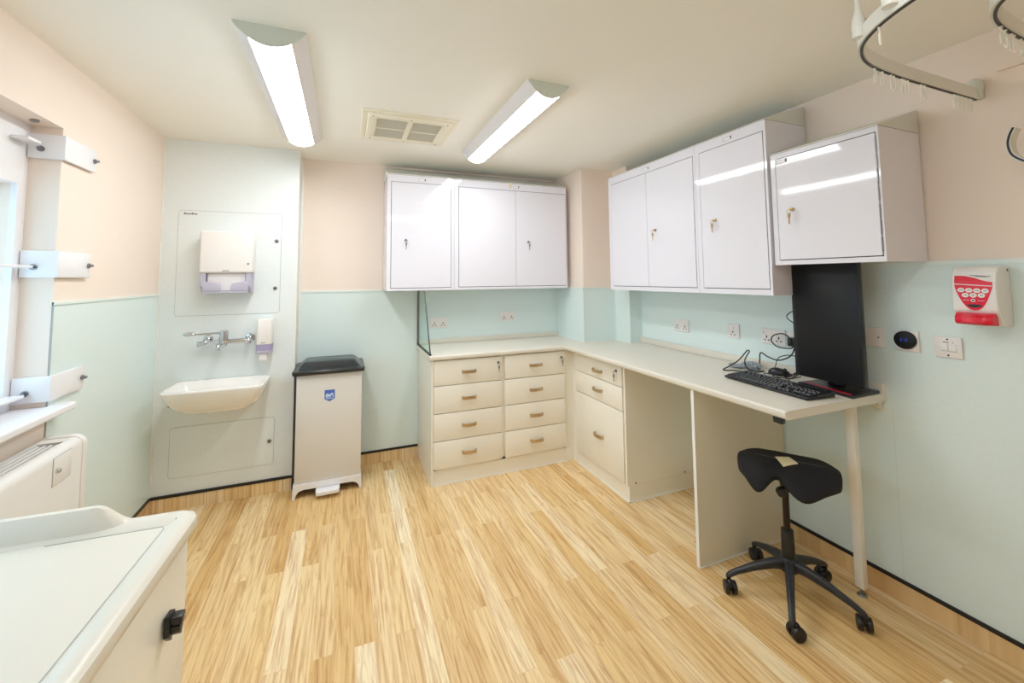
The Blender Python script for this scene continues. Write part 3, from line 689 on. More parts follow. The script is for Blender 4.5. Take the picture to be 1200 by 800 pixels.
t, pl, ub = wallplate('fused_switch', 'white square switch below the red and white sanitiser dispenser', 'switch', .926, .084, (1.131, .084), 'x', 0)
obj('rocker', ub(-.021, .001, .010, .014, 1.117, 1.146, .001), 'white_plastic', pl); obj('rocker', ub(.004, .026, .010, .0125, 1.116, 1.144, .001), 'white_plastic', pl)
bm = nb()
for u, zz in ((.0, 1.163), (.0, 1.099)): _add(bm, ub(u-.003, u+.003, .0098, .0108, zz-.003, zz+.003))
_add(bm, ub(-.014, .004, .0098, .0104, 1.150, 1.1525)); _add(bm, ub(.014, .018, .0098, .0104, 1.150, 1.1525)); _add(bm, ub(-.021, .001, .0098, .0103, 1.1155, 1.117)); _add(bm, ub(.004, .026, .0098, .0103, 1.1145, 1.116))
obj('screw', bm, 'charcoal_plastic', pl, None)
t, pl, ub = wallplate('thermostat', 'square white thermostat with round dark dial on the right wall', 'thermostat', 1.058, .084, (1.139, .09), 'x', 0)
tc_ = Vector((XR-.014, 1.06, 1.143))
dl = obj('dial', cyl(nb(), tc_, tc_+Vector((-.014, 0, 0)), .0395, .038, n=40, bev=.003), 'screen_black', t)
bm = nb(); xx = tc_.x-.0143
def seg7(bm, y, z, segs, s=.005):
    S7 = {'a': (0, 1, 1, 1), 'b': (1, 1, .5, 1), 'c': (1, 1, 0, .5), 'd': (0, 1, 0, 0), 'e': (0, 0, 0, .5), 'f': (0, 0, .5, 1), 'g': (0, 1, .5, .5)}
    for c in segs:
        a = S7[c]
        u0, u1 = (a[0], a[1]); z0, z1 = min(a[2], a[3]), max(a[2], a[3])
        box(bm, xx-.0004, xx, y-u1*s-.0005, y-u0*s+.0005, z+z0*2*s-.0005, z+z1*2*s+.0005)
for k, sg in enumerate(('abged', 'bc', 'abcd')): seg7(bm, tc_.y+.013-k*.009, tc_.z-.004, sg)
obj('digits', bm, 'blue_digits', dl, None)

# ------------------------------------------------------------------ sanitiser dispenser
sn = thing('sanitiser_dispenser', 'red and white hand sanitiser dispenser on the right wall', 'dispenser', (XR, .81, 1.232))
prof = [(XR-.0045, 1.455), (XR-.062, 1.458), (XR-.088, 1.450), (XR-.105, 1.432), (XR-.114, 1.40), (XR-.116, 1.34), (XR-.112, 1.29), (XR-.098, 1.275), (XR-.088, 1.262), (XR-.080, 1.236), (XR-.0045, 1.232)]
obj('housing', prism(nb(), prof, 'y', .742, .862, .006, 3), 'white_plastic', sn, 50)
def fx(z):
    pts = [(1.432, -.105), (1.40, -.114), (1.34, -.116), (1.29, -.112), (1.275, -.098)]
    for (za, xa), (zb, xb) in zip(pts, pts[1:]):
        if zb <= z <= za: return XR+xb+(xa-xb)*(z-zb)/(za-zb)
    return XR-.105
def decal(name, outline, m, lift, parent, thick=.0008):
    t = bmesh.new(); fr = [t.verts.new((fx(z)-lift, y, z)) for y, z in outline]; bk_ = [t.verts.new((fx(z)-lift+thick, y, z)) for y, z in outline]
    t.faces.new(fr); t.faces.new(bk_[::-1])
    for i in range(len(fr)): j = (i+1) % len(fr); t.faces.new((fr[i], bk_[i], bk_[j], fr[j]))
    bmesh.ops.triangulate(t, faces=[f for f in t.faces if len(f.verts) > 4]); bmesh.ops.recalc_face_normals(t, faces=t.faces[:])
    return obj(name, t, m, parent, None)
yl, yr_ = .852, .752; ym = (yl+yr_)/2
top = [(yl-k*(yl-yr_)/10, 1.421-.020*(k/10)+.004*math.sin(k/10*PI*1.6)) for k in range(11)]
low = []
for k in range(1, 22):
    a = k/22; y = yr_+(yl-yr_)*a
    z = 1.292+.088*abs(2*a-1)**2.3
    low.append((y, z))
t = bmesh.new(); cols = []
def ztop(y): k = (yl-y)/(yl-yr_); return 1.421-.020*k+.004*math.sin(k*PI*1.6)
def zlow(y): a = (yl-y)/(yl-yr_); return 1.292+.088*abs(2*a-1)**2.3
NL = 26; NZ = 14
for lift in (.0016, -.0004):
    cols.append([[t.verts.new((fx(zlow(y)+(ztop(y)-zlow(y))*j/NZ)-lift, y, zlow(y)+(ztop(y)-zlow(y))*j/NZ)) for j in range(NZ+1)] for y in [yl-(yl-yr_)*i/NL for i in range(NL+1)]])
for g in cols:
    for i in range(NL):
        for j in range(NZ): t.faces.new((g[i][j], g[i+1][j], g[i+1][j+1], g[i][j+1]))
for i in range(NL):
    for j in (0, NZ): t.faces.new((cols[0][i][j], cols[0][i+1][j], cols[1][i+1][j], cols[1][i][j]))
for j in range(NZ):
    for i in (0, NL): t.faces.new((cols[0][i][j], cols[0][i][j+1], cols[1][i][j+1], cols[1][i][j]))
bmesh.ops.recalc_face_normals(t, faces=t.faces[:])
rd = obj('red_label', t, 'red_plastic', sn, None)
decal('white_band', [(yl, 1.391), (yr_, 1.384), (yr_, 1.381), (yl, 1.388)], 'white_plastic', .0024, rd)
for k in range(11):
    y, z = (yl-.0175-k*.0212, 1.367-k*.0007) if k < 4 else (yl-.0285-(k-4)*.0212, 1.348)
    if k >= 7: continue
    ov = decal('symbol_oval', disc((y, z), .0096, 18, 1, .88), 'white_plastic', .0026, rd)
    decal('symbol', [(y+.005, z-.003), (y+.003, z+.002), (y-.001, z+.003), (y-.005, z+.001), (y-.004, z-.003), (y, z-.001)], 'soft_gap', .0032, rd)
decal('button', disc((ym+.002, 1.329), .0060, 16), 'white_plastic', .0026, rd); decal('button_dot', disc((ym+.002, 1.329), .0036, 12), 'grey_ink', .0034, rd)
decal('fine_print', [(ym+.028, 1.3315), (ym+.012, 1.3305), (ym+.012, 1.3285), (ym+.028, 1.3295)], 'pale_blue_ink', .0024, rd); decal('fine_print', [(ym-.010, 1.3295), (ym-.028, 1.3285), (ym-.028, 1.327), (ym-.010, 1.328)], 'pale_blue_ink', .0024, rd)
decal('level_window', [(ym+.022, 1.3115), (ym+.012, 1.314), (ym, 1.315), (ym-.012, 1.314), (ym-.022, 1.311), (ym-.014, 1.305), (ym, 1.301), (ym+.012, 1.304)], 'charcoal_plastic', .0026, rd)
decal('grey_lettering', [(ym+.008, 1.4235), (ym-.045, 1.4185), (ym-.045, 1.4165), (ym+.008, 1.4215)], 'grey_ink', .0012, sn); decal('grey_lettering', [(ym-.006, 1.4195), (ym-.036, 1.4165), (ym-.036, 1.4148), (ym-.006, 1.4178)], 'grey_ink', .0012, sn)
bm = nb(); rings = []
for k in range(9):
    a = -1+2*k/8; y = .802+a*.050; ex_ = .052*(1-.55*a*a)
    rings.append([Vector((x, y, z)) for x, z in ((XR-.095, 1.282), (XR-.118, 1.281), (XR-.118-ex_*.55, 1.268), (XR-.118-ex_*.62, 1.25), (XR-.112-ex_*.5, 1.240), (XR-.090, 1.238))])
loft(bm, rings); obj('push_lever', bm, 'red_plastic', sn, 50)
obj('lock_dot', bx(XR-.03, XR-.02, .7415, .7425, 1.436, 1.446), 'grey_ink', sn, None)

# ------------------------------------------------------------------ monitor, keyboard, mouse and cables
mn = thing('monitor', 'black computer monitor turned upright on the desk end', 'monitor', (2.16, 1.29, ZT))
mx0, my0, my1, mz0, mz1 = 2.122, 1.141, 1.440, .929, 1.487
obj('casing', bx(mx0+.003, mx0+.034, my0, my1, mz0, mz1, .004), 'black_plastic', mn)
obj('screen', bx(mx0, mx0+.004, my0+.004, my1-.018, mz0+.005, mz1-.004, .0008), 'screen_black', mn)
bm = nb(); box(bm, mx0+.034, mx0+.065, my0+.08, my1-.08, 1.12, 1.26, .006); box(bm, mx0+.055, mx0+.08, my0+.115, my1-.115, ZT+.012, 1.22, .006); obj('stand_column', bm, 'black_plastic', mn)
base_pts = [(2.096, 1.412), (2.052, 1.150), (2.264, 1.158), (2.264, 1.40)]
bsx = obj('stand_base', prism(nb(), base_pts, 'z', ZT, ZT+.013, .003), 'black_plastic', mn)
obj('red_stripe', prism(nb(), [(2.126, 1.385), (2.114, 1.387), (2.062, 1.162), (2.074, 1.162)], 'z', ZT+.0128, ZT+.0142), 'red_light', bsx, None)

KA = math.atan2(.997, .076)          # direction left to right along the keyboard is (-.076,-.997)
kx = Vector((-.076, -.997, 0)).normalized(); ky = Vector((.997, -.076, 0)).normalized(); KC = Vector((1.945, 1.422, ZT))
kb = thing('keyboard', 'black computer keyboard on the desk in front of the monitor', 'keyboard', KC)
KM = Matrix((( kx.x, ky.x, 0, KC.x), (kx.y, ky.y, 0, KC.y), (0, 0, 1, KC.z), (0, 0, 0, 1)))
KL, KD = .445, .165
bm = nb(); prism(bm, [(-KD/2, .004), (-KD/2, .012), (-KD/2+.006, .015), (KD/2-.03, .023), (KD/2-.02, .026), (KD/2-.004, .026), (KD/2, .022), (KD/2, .004)], 'x', -KL/2, KL/2, .002)
bmesh.ops.transform(bm, matrix=KM, verts=bm.verts[:]); obj('case', bm, 'black_plastic', kb)
for u, v in ((-.2, .06), (.2, .06), (-.2, -.07), (.2, -.07)):
    bm = bx(u-.015, u+.015, v-.005, v+.005, 0, .006); bmesh.ops.transform(bm, matrix=KM, verts=bm.verts[:]); obj('rubber_foot', bm, 'charcoal_plastic', kb)
P = .0188; keyme = {}
def key(u0, w_, v):
    t = bmesh.new(); z = .0165+(v+KD/2)*.065
    w2 = w_*P/2; h = P/2; cx = u0+w2
    b0 = [(-w2+.0008, -h+.0008), (w2-.0008, -h+.0008), (w2-.0008, h-.0008), (-w2+.0008, h-.0008)]
    b1 = [(x*(1-.0034/abs(x)), y*(1-.0034/abs(y))) for x, y in b0]
    loft(t, [[Vector((x, y, -.004)) for x, y in b0], [Vector((x, y, .001)) for x, y in b0], [Vector((x, y+.0008, .0065)) for x, y in b1]])
    bmesh.ops.transform(t, matrix=KM @ Matrix.Translation((cx, v, z)), verts=t.verts[:])
    obj('key', t, 'charcoal_plastic', kb, None)
u0 = -KL/2+.010
rows = [(-.066, [1.25, 1.25, 1.25, 6.25, 1.25, 1.25, 1.25, 1.25], True), (-.047, [1.25]+[1]*11+[2.75], False), (-.028, [1.75]+[1]*12+[1.25], True), (-.0095, [1.5]+[1]*13+[.5], True), (.0095, [1]*13+[2], True), (.036, [1]+[-1]+[1]*4+[-.5]+[1]*4+[-.5]+[1]*4, True)]
nk = 0
for v, ws, _ in rows:
    u = u0
    for w_ in ws:
        if w_ < 0: u += -w_*P; continue
        key(u, w_, v); u += w_*P; nk += 1
un = u0+15.3*P; up_ = un+3.3*P
for c in range(3):
    for v in (.0095, -.0095): key(un+c*P, 1, v)
    key(un+c*P, 1, -.066)
key(un+P, 1, -.047)
for c in range(4):
    for v in (.0095, -.0095, -.047): key(up_+c*P, 1, v)
bm = nb(); box(bm, .15, .2, .058, .066, .0265, .027); bmesh.ops.transform(bm, matrix=KM, verts=bm.verts[:]); obj('maker_plate', bm, 'steel', kb, None)
zc = ZT+.004
cab = spline([(2.06, 1.44, ZT+.014), (2.10, 1.46, zc), (2.15, 1.50, zc), (2.13, 1.56, zc), (2.19, 1.59, zc), (2.22, 1.52, zc+.01), (2.17, 1.47, zc+.02), (2.11, 1.49, zc+.012), (2.09, 1.43, zc+.02), (2.13, 1.42, zc+.05), (2.16, 1.47, zc+.03), (2.20, 1.49, zc), (2.255, 1.50, zc)], 8)
obj('cable', tube(nb(), cab, .0022, 6), 'cable_black', kb)

ms = thing('computer_mouse', 'black computer mouse on the desk left of the monitor', 'mouse', (2.20, 1.57, ZT))
bm = nb(); c = Vector((2.195, 1.575, ZT+.003)); rings = []
R_ = Matrix.Rotation(math.radians(-55), 3, 'Z')
for k in range(9):
    ph = k/8*PI/2; s = math.cos(ph)**.6 if k < 8 else .02; z = .034*math.sin(ph)
    rings.append([c+R_ @ Vector((.052*s*math.cos(a), .030*s*math.sin(a)*(1+.12*math.cos(a)), 0))+Vector((0, 0, z-.003*math.cos(a))) for a in [2*PI*j/20 for j in range(20)]])
loft(bm, rings); obj('shell', bm, 'black_plastic', ms, 60)
bm = nb(); cc = c+R_ @ Vector((.026, 0, .027)); cyl(bm, cc+R_ @ Vector((0, .003, 0)), cc+R_ @ Vector((0, -.003, 0)), .009, n=14); obj('scroll_wheel', bm, 'charcoal_plastic', ms)
h0 = c+R_ @ Vector((.05, 0, .006))
cab = spline([h0, (2.20, 1.50, zc), (2.14, 1.50, zc), (2.12, 1.46, zc+.03), (2.15, 1.43, zc+.04), (2.14, 1.50, zc+.006), (2.09, 1.55, zc), (2.11, 1.60, zc), (2.155, 1.628, zc), (2.184, 1.617, zc), (2.24, 1.632, zc+.02), (2.24, 1.614, .965), (2.24, 1.584, .989), (2.24, 1.53, 1.0), (2.245, 1.46, .99)], 8)
obj('cable', tube(nb(), cab, .0024, 6), 'cable_black', ms)

cz = .8945+.001
pc = thing('power_cable', 'looping black power cable plugged in left of the monitor', 'cable', (2.26, 1.55, 1.06))
bm = nb(); box(bm, XR-.052, XR-.0145, 1.518, 1.560, 1.045, 1.092, .006); obj('plug', bm, 'black_plastic', pc)
cab = spline([(2.25, 1.54, 1.05), (2.24, 1.535, 1.085), (2.24, 1.573, 1.110), (2.24, 1.627, 1.096), (2.24, 1.644, 1.064), (2.24, 1.611, 1.036), (2.24, 1.558, 1.034), (2.24, 1.525, 1.045), (2.24, 1.51, 1.09), (2.24, 1.52, 1.03), (2.24, 1.547, .990), (2.24, 1.61, .961), (2.24, 1.669, .970), (2.24, 1.712, .986), (2.238, 1.719, .94), (2.235, 1.719, cz+.003), (2.19, 1.71, cz), (2.12, 1.70, cz)], 8)
obj('lead', tube(nb(), cab, .0034, 8), 'cable_black', pc)
vc = thing('coiled_lead', 'black lead standing in a thin loop by the grey film on the desk', 'cable', (2.08, 1.73, ZT))
cab = spline([(2.19, 1.66, cz), (2.10, 1.68, cz), (2.06, 1.74, cz), (2.015, 1.775, cz+.001), (2.06, 1.778, .91), (2.12, 1.765, .94), (2.14, 1.735, .985), (2.14, 1.716, 1.006), (2.14, 1.704, 1.002), (2.14, 1.722, .975), (2.14, 1.736, .945), (2.14, 1.731, .915), (2.13, 1.70, cz+.002), (2.106, 1.672, cz)], 8)
obj('lead', tube(nb(), cab, .0032, 8), 'cable_black', vc)
ul = thing('loop_lead', 'short black lead curving out from behind the monitor edge high up', 'cable', (2.19, 1.47, 1.2))
obj('lead', tube(nb(), spline([(2.165, 1.42, 1.25), (2.18, 1.46, 1.245), (2.2, 1.502, 1.233), (2.2, 1.522, 1.209), (2.2, 1.505, 1.190), (2.19, 1.46, 1.17), (2.165, 1.42, 1.165)]), .0026, 6), 'cable_black', ul)
bm = nb()
def crumple(c, r, sx, sy, sz, seed):
    t = bmesh.new(); bmesh.ops.create_icosphere(t, subdivisions=3, radius=r); rn = random.Random(seed)
    for v in t.verts:
        k = 1+rn.uniform(-.22, .22); v.co = Vector((v.co.x*sx*k, v.co.y*sy*k, max(-r*.5, v.co.z*sz*k)))+Vector(c)
    _add(bm, t)
crumple((2.19, 1.735, ZT+.022), .042, .9, 1.25, .55, 1); crumple((2.15, 1.80, ZT+.0125), .03, .9, 1.6, .4, 2)
lowz = min(v.co.z for v in bm.verts)
for v in bm.verts: v.co.z = max(v.co.z, ZT+.0005)
o = obj('crumpled_film', bm, 'crumpled_film', smooth=None); tag(o, 'crumpled grey plastic film on the desk behind the keyboard', 'plastic film')

# ------------------------------------------------------------------ saddle stool
SX, SY = 1.867, 1.345
st = thing('saddle_stool', 'black saddle stool on five castors at the desk', 'stool', (SX, SY, 0))
HX, HY = 1.873, 1.345
su_ = Vector((.581, -.814, 0)); sv_ = Vector((-.814, -.581, 0)); SC = Vector((1.878, 1.335, .572))
nu, nv = 48, 22
def seat_pt(s, t):
    # s -1..1 across, t 0 (back edge) .. 1 (front edge)
    a = abs(s)
    u = .198*math.copysign(math.sin(min(1, a)*PI/2)**.9 if a > 0 else 0, s)
    c_ = u/.198
    lobe = math.exp(-((c_+.58)/.24)**2) if c_ < -.15 else math.exp(-((c_-.28)/.32)**2)
    notch = math.exp(-((c_+.20)/.16)**2)
    ca = abs(c_); end = max(0, ca-.5)/.5
    reach = .098+.030*lobe-.035*notch-.030*end*end
    back = -.098*(1-.25*end*end)
    k = math.sqrt(max(0, 1-(max(0, ca-.52)/.48)**2)); k = .16+.84*k
    v = back+t*(reach-back); v = -.022+(v+.022)*k
    q = max(0, t-.46)/.54
    drop = (.050+.050*lobe-.026*notch)*k**1.6
    z = .006+.010*abs(1-min(1, t/.46))**1.5*k - (q**1.6)*drop - .022*end*end
    return u, v, z
t = bmesh.new(); G = []; Bt = []
for i in range(nu+1):
    s = -1+2*i/nu; ra = []; rb = []
    for j in range(nv+1):
        tt = j/nv; u, v, z = seat_pt(s*.995, tt)
        edge = min(1, min(tt, 1-tt)/.16); es = min(1, (1-abs(s))/.16)
        th = .062*(edge**.5)*(es**.5)+.004
        p = SC+su_*u+sv_*v+Vector((0, 0, z))
        puff = .016*((edge**.5)*(es**.5))
        ra.append(t.verts.new(p+Vector((0, 0, puff)))); rb.append(t.verts.new(p+Vector((0, 0, puff-th))+sv_*(-.012 if tt > .5 else .004)*edge))
    G.append(ra); Bt.append(rb)
for i in range(nu):
    for j in range(nv):
        t.faces.new((G[i][j], G[i+1][j], G[i+1][j+1], G[i][j+1])); t.faces.new((Bt[i][j], Bt[i][j+1], Bt[i+1][j+1], Bt[i+1][j]))
    t.faces.new((G[i][0], Bt[i][0], Bt[i+1][0], G[i+1][0])); t.faces.new((G[i][nv], G[i+1][nv], Bt[i+1][nv], Bt[i][nv]))
for j in range(nv):
    t.faces.new((G[0][j], G[0][j+1], Bt[0][j+1], Bt[0][j])); t.faces.new((G[nu][j], Bt[nu][j], Bt[nu][j+1], G[nu][j+1]))
bmesh.ops.remove_doubles(t, verts=t.verts[:], dist=.0008)
bmesh.ops.recalc_face_normals(t, faces=t.faces[:])
for _ in range(3): bmesh.ops.smooth_vert(t, verts=t.verts[:], factor=.5, use_axis_x=True, use_axis_y=True, use_axis_z=True)
seat_copy = t.copy()
sto = obj('seat', t, 'stool_fabric', st, 80)
from mathutils.bvhtree import BVHTree
bv = BVHTree.FromBMesh(seat_copy)
def on_seat(u, v, lift):
    p = SC+su_*u+sv_*v+Vector((0, 0, .3)); h = bv.ray_cast(p, Vector((0, 0, -1)))
    return Vector((p.x, p.y, (h[0].z if h[0] else SC.z)+lift))
bm = nb(); tube(bm, [on_seat(-.130+k*.0130, .0, .0005) for k in range(21)], .0022, 6); obj('seam', bm, 'charcoal_plastic', sto)
t2 = bmesh.new(); q = [(-.052, -.012), (0.012, -.036), (.050, .018), (-.016, .046)]; gr = []
for i in range(7):
    row = []
    for j in range(7):
        a, b = i/6, j/6
        uu = (1-a)*((1-b)*q[0][0]+b*q[1][0])+a*((1-b)*q[3][0]+b*q[2][0]); vv = (1-a)*((1-b)*q[0][1]+b*q[1][1])+a*((1-b)*q[3][1]+b*q[2][1])
        row.append(t2.verts.new(on_seat(uu*.84, vv*.85+.002, .0035)))
    gr.append(row)
for i in range(6):
    for j in range(6): t2.faces.new((gr[i][j], gr[i][j+1], gr[i+1][j+1], gr[i+1][j]))
r = bmesh.ops.extrude_face_region(t2, geom=t2.faces[:])
for g_ in r['geom']:
    if isinstance(g_, bmesh.types.BMVert): g_.co.z -= .003
bmesh.ops.recalc_face_normals(t2, faces=t2.faces[:])
obj('label_patch', t2, 'label_cream', sto, None, label='cream diamond shaped label on the seat seam')
seat_copy.free()
bm = nb(); cyl(bm, (HX, HY, .285), (HX, HY, .545), .0135, n=18); obj('gas_column', bm, 'dark_brown_metal', st)
bm = nb(); cyl(bm, (HX, HY, .165), (HX, HY, .29), .027, .024, n=22, bev=.003); cyl(bm, (HX, HY, .075), (HX, HY, .165), .018, n=18); obj('column_shroud', bm, 'black_plastic', st)
bm = nb(); box(bm, HX-.04, HX+.04, HY-.04, HY+.04, .512, .542, .008); cyl(bm, (HX, HY, .455), (HX, HY, .520), .0165, .026, n=18); obj('tilt_mechanism', bm, 'black_plastic', st)
kn = Vector((HX-.036, HY-.006, .462)); bm = nb(); cyl(bm, (HX, HY, .475), kn, .006, n=8); cyl(bm, kn+Vector((.004, .004, 0)), kn+Vector((-.014, -.016, 0)), .021, .019, n=20, bev=.003); obj('adjuster_knob', bm, 'black_plastic', st)
bm = nb(); cyl(bm, (HX, HY, .112), (HX, HY, .172), .036, .031, n=28, bev=.006); obj('hub', bm, 'charcoal_plastic', st)
cast = [(150, -.2), (216, 35), (290, 20), (362, 80), (70, 85)]
for ang, swivel in cast:
    a = math.radians(ang); d = Vector((math.cos(a), math.sin(a), 0)); sd_ = Vector((-d.y, d.x, 0)); o0 = Vector((HX, HY, 0))
    rings = []
    for rr, zz, hw, hh in ((.02, .142, .019, .026), (.07, .138, .018, .022), (.15, .115, .015, .017), (.22, .088, .0125, .013), (.255, .070, .012, .012), (.266, .064, .008, .007)):
        rings.append([o0+d*rr+sd_*hw*math.cos(b)+Vector((0, 0, zz+hh*math.copysign(abs(math.sin(b))**.7, math.sin(b)))) for b in [2*PI*k/16 for k in range(16)]])
    obj('leg', loft(nb(), rings), 'charcoal_plastic', st, 60)
    cpt = o0+d*.256
    sw = math.radians(swivel)+a; ax = Vector((math.cos(sw), math.sin(sw), 0)); fw = Vector((-ax.y, ax.x, 0)); wc = cpt+fw*.014+Vector((0, 0, .0275))
    bm = nb(); cyl(bm, cpt+Vector((0, 0, .04)), cpt+Vector((0, 0, .066)), .009, n=12); ball(bm, wc+Vector((0, 0, .010)), .021, .85, .85, 1.05, 14)
    ca = obj('castor', bm, 'black_plastic', st, 60)
    for s in (-1, 1):
        bm = nb(); cyl(bm, wc+ax*s*.006, wc+ax*s*.025, .0275, .0265, n=26, bev=.004); obj('wheel', bm, 'black_plastic', ca)

# ------------------------------------------------------------------ ceiling lights and vent
def ceiling_light(x0, x1, y0, y1, label, lens='lamp_diffuser'):
    t = thing('ceiling_light', label, 'light', ((x0+x1)/2, (y0+y1)/2, H-.075), 0, 'fluorescent ceiling lights')
    cx = (x0+x1)/2; hw = (x1-x0)/2; d = .072
    def curve(a): return (cx+hw*a, H-.004-d*(1-abs(a)**2.1)*.98)
    L_ = [curve(-1+.42*k/6) for k in range(7)]; Rr = [curve(.58+.42*k/6) for k in range(7)]; Mid = [curve(-.58+1.16*k/16) for k in range(17)]
    bm = nb()
    prism(bm, [(cx-hw, H)]+L_+[(L_[-1][0], H)], 'y', y0+.004, y1-.004); prism(bm, [(Rr[0][0], H)]+Rr+[(cx+hw, H)], 'y', y0+.004, y1-.004)
    obj('housing', bm, 'lamp_housing', t, 30)
    bm = nb(); prism(bm, [(Mid[0][0], H-.02)]+Mid+[(Mid[-1][0], H-.02)], 'y', y0+.006, y1-.006); obj('diffuser', bm, lens, t, 30)
    full = [curve(-1+2*k/30) for k in range(31)]
    full = [(x, z-.002) for x, z in full]
    for a, b in ((y0, y0+.004), (y1-.004, y1)):
        bm = nb(); prism(bm, [(cx-hw, H)]+full+[(cx+hw, H)], 'y', a, b); obj('end_cap', bm, 'lamp_end', t, 30)
    return t
ceiling_light(-.392, -.150, 1.672, 2.900, 'long ceiling light on the left, nearer the sink wall')
ceiling_light(.785, 1.004, 1.705, 2.885, 'long ceiling light on the right, nearer the right wall cabinets')
l3 = ceiling_light(-.12, .12, -.6, .6, 'long ceiling light fitted crosswise at the near end of the room', 'lamp_diffuser_dim')
l3.location = (.49, .30, H-.075); l3.rotation_euler = (0, 0, PI/2)
vt = thing('ceiling_vent', 'cream square ceiling vent between the two ceiling lights', 'vent', (.347, 2.56, H-.02))
vx0, vx1, vy0, vy1 = .074, .618, 2.312, 2.805
bm = nb(); f_ = .045
def frame(bm, x0, x1, y0, y1, w, z0, z1, bev=.003):
    box(bm, x0, x1, y0, y0+w, z0, z1, bev); box(bm, x0, x1, y1-w, y1, z0, z1, bev); box(bm, x0, x0+w, y0+w, y1-w, z0, z1, bev); box(bm, x1-w, x1, y0+w, y1-w, z0, z1, bev)
frame(bm, vx0, vx1, vy0, vy1, .034, H-.008, H); obj('frame', bm, 'vent_cream', vt)
bm = nb(); frame(bm, vx0+.034, vx1-.034, vy0+.034, vy1-.034, .05, H-.018, H, .004); xm = (vx0+vx1)/2; ymid = (vy0+vy1)/2
box(bm, xm-.014, xm+.014, vy0+.08, vy1-.08, H-.017, H); box(bm, vx0+.08, vx1-.08, ymid-.007, ymid+.007, H-.016, H); obj('inner_frame', bm, 'vent_cream', vt)
obj('backing', bx(vx0+.05, vx1-.05, vy0+.05, vy1-.05, H-.003, H), 'vent_grey', vt, None)
bm = nb()
for k in range(26):
    y = vy0+.09+k*(vy1-vy0-.18)/25; box(bm, vx0+.08, vx1-.08, y-.003, y+.003, H-.012, H-.003)
obj('louvres', bm, 'vent_grey', vt, None)
for x in (vx0+.06, xm, vx1-.06):
    for y in (vy0+.058, vy1-.058): obj('screw', cyl(nb(), (x, y, H-.018), (x, y, H-.0195), .005, n=8), 'grey_ink', vt)

# ------------------------------------------------------------------ curtain rails
RZ0, RZ1 = 2.100, 2.146
def rail(pts, label, mats=('rail_cream',)):
    t = thing('curtain_rail', label, 'curtain rail', (pts[0][0], pts[0][1], RZ0), 0)
    sp_ = spline([(x, y, RZ0) for x, y in pts], 10)
    h = RZ1-RZ0
    obj('track', sweep(nb(), sp_, [(-.009, .004), (.009, .004), (.009, h), (-.009, h)], up=Vector((0, 0, 1))), 'rail_white', t, 40)
    obj('runner_slot', sweep(nb(), sp_, [(-.0035, .001), (.0035, .001), (.0035, .004), (-.0035, .004)], up=Vector((0, 0, 1))), 'charcoal_plastic', t, 40)
    return t, sp_
r1, s1 = rail([(2.276, .785), (2.0, .785), (1.75, .783), (1.56, .768), (1.44, .725), (1.365, .66), (1.31, .57), (1.27, .45), (1.245, .30), (1.235, -.2)], 'curved curtain rail ending at the right wall above the small cabinet')
bm = nb(); ball(bm, (XR-.028, .785, RZ1+.006), .026, .9, 1.0, 1.3); box(bm, XR-.03, XR-.0005, .767, .803, RZ0+.006, RZ1+.015, .006); obj('wall_bracket', bm, 'lamp_end', r1)
def dropper(p, parent):
    bm = nb(); x, y = p; prof = [(.016, RZ1-.03), (.017, RZ1+.008), (.014, RZ1+.03), (.008, RZ1+.05), (.006, RZ1+.07), (.006, H-.012), (.024, H-.010), (.024, H)]
    loft(bm, [[Vector((x+r*math.cos(2*PI*k/18), y+r*math.sin(2*PI*k/18), z)) for k in range(18)] for r, z in prof]); d = obj('dropper', bm, 'rail_white', parent, 50)
    obj('screw', ball(nb(), (x+.009, y-.010, RZ1+.022), .004, n=8), 'charcoal_plastic', d)
for p in ((1.385, .70), (1.295, .585)): dropper(p, r1)
r2, s2 = rail([(2.284, .525), (2.0, .525), (1.80, .522), (1.65, .512), (1.56, .49), (1.50, .45), (1.465, .38), (1.455, .28), (1.455, -.2)], 'second curtain rail curving in at the top right corner')
bm = nb(); box(bm, XR-.028, XR-.0145, .498, .552, RZ0+.004, RZ1+.01, .006); obj('wall_bracket', bm, 'lamp_end', r2)
# low curved rail piece on the wall
R3 = [(0.667, 1.94), (0.678, 1.913), (0.683, 1.884), (0.678, 1.851), (0.664, 1.829), (0.638, 1.807), (0.602, 1.783)]
r3 = thing('curved_rail_end', 'short curved white rail piece on the right wall at the frame edge', 'curtain rail', (XR, .65, 1.83))
pts = spline([(2.2, Y_, Z_) for Y_, Z_ in R3], 8)
obj('track', sweep(nb(), pts, [(-.006, -.022), (.006, -.022), (.006, .022), (-.006, .022)], up=Vector((1, 0, 0))), 'rail_white', r3)
obj('runner_slot', sweep(nb(), [p+Vector((-.0222, 0, 0)) for p in pts], [(-.003, -.0012), (.003, -.0012), (.003, .0012), (-.003, .0012)], up=Vector((1, 0, 0))), 'charcoal_plastic', r3)
obj('wall_fixing', cyl(nb(), (2.21, R3[-1][0], R3[-1][1]), (XR-.0005, R3[-1][0], R3[-1][1]), .012, .016, n=14), 'rail_white', r3)
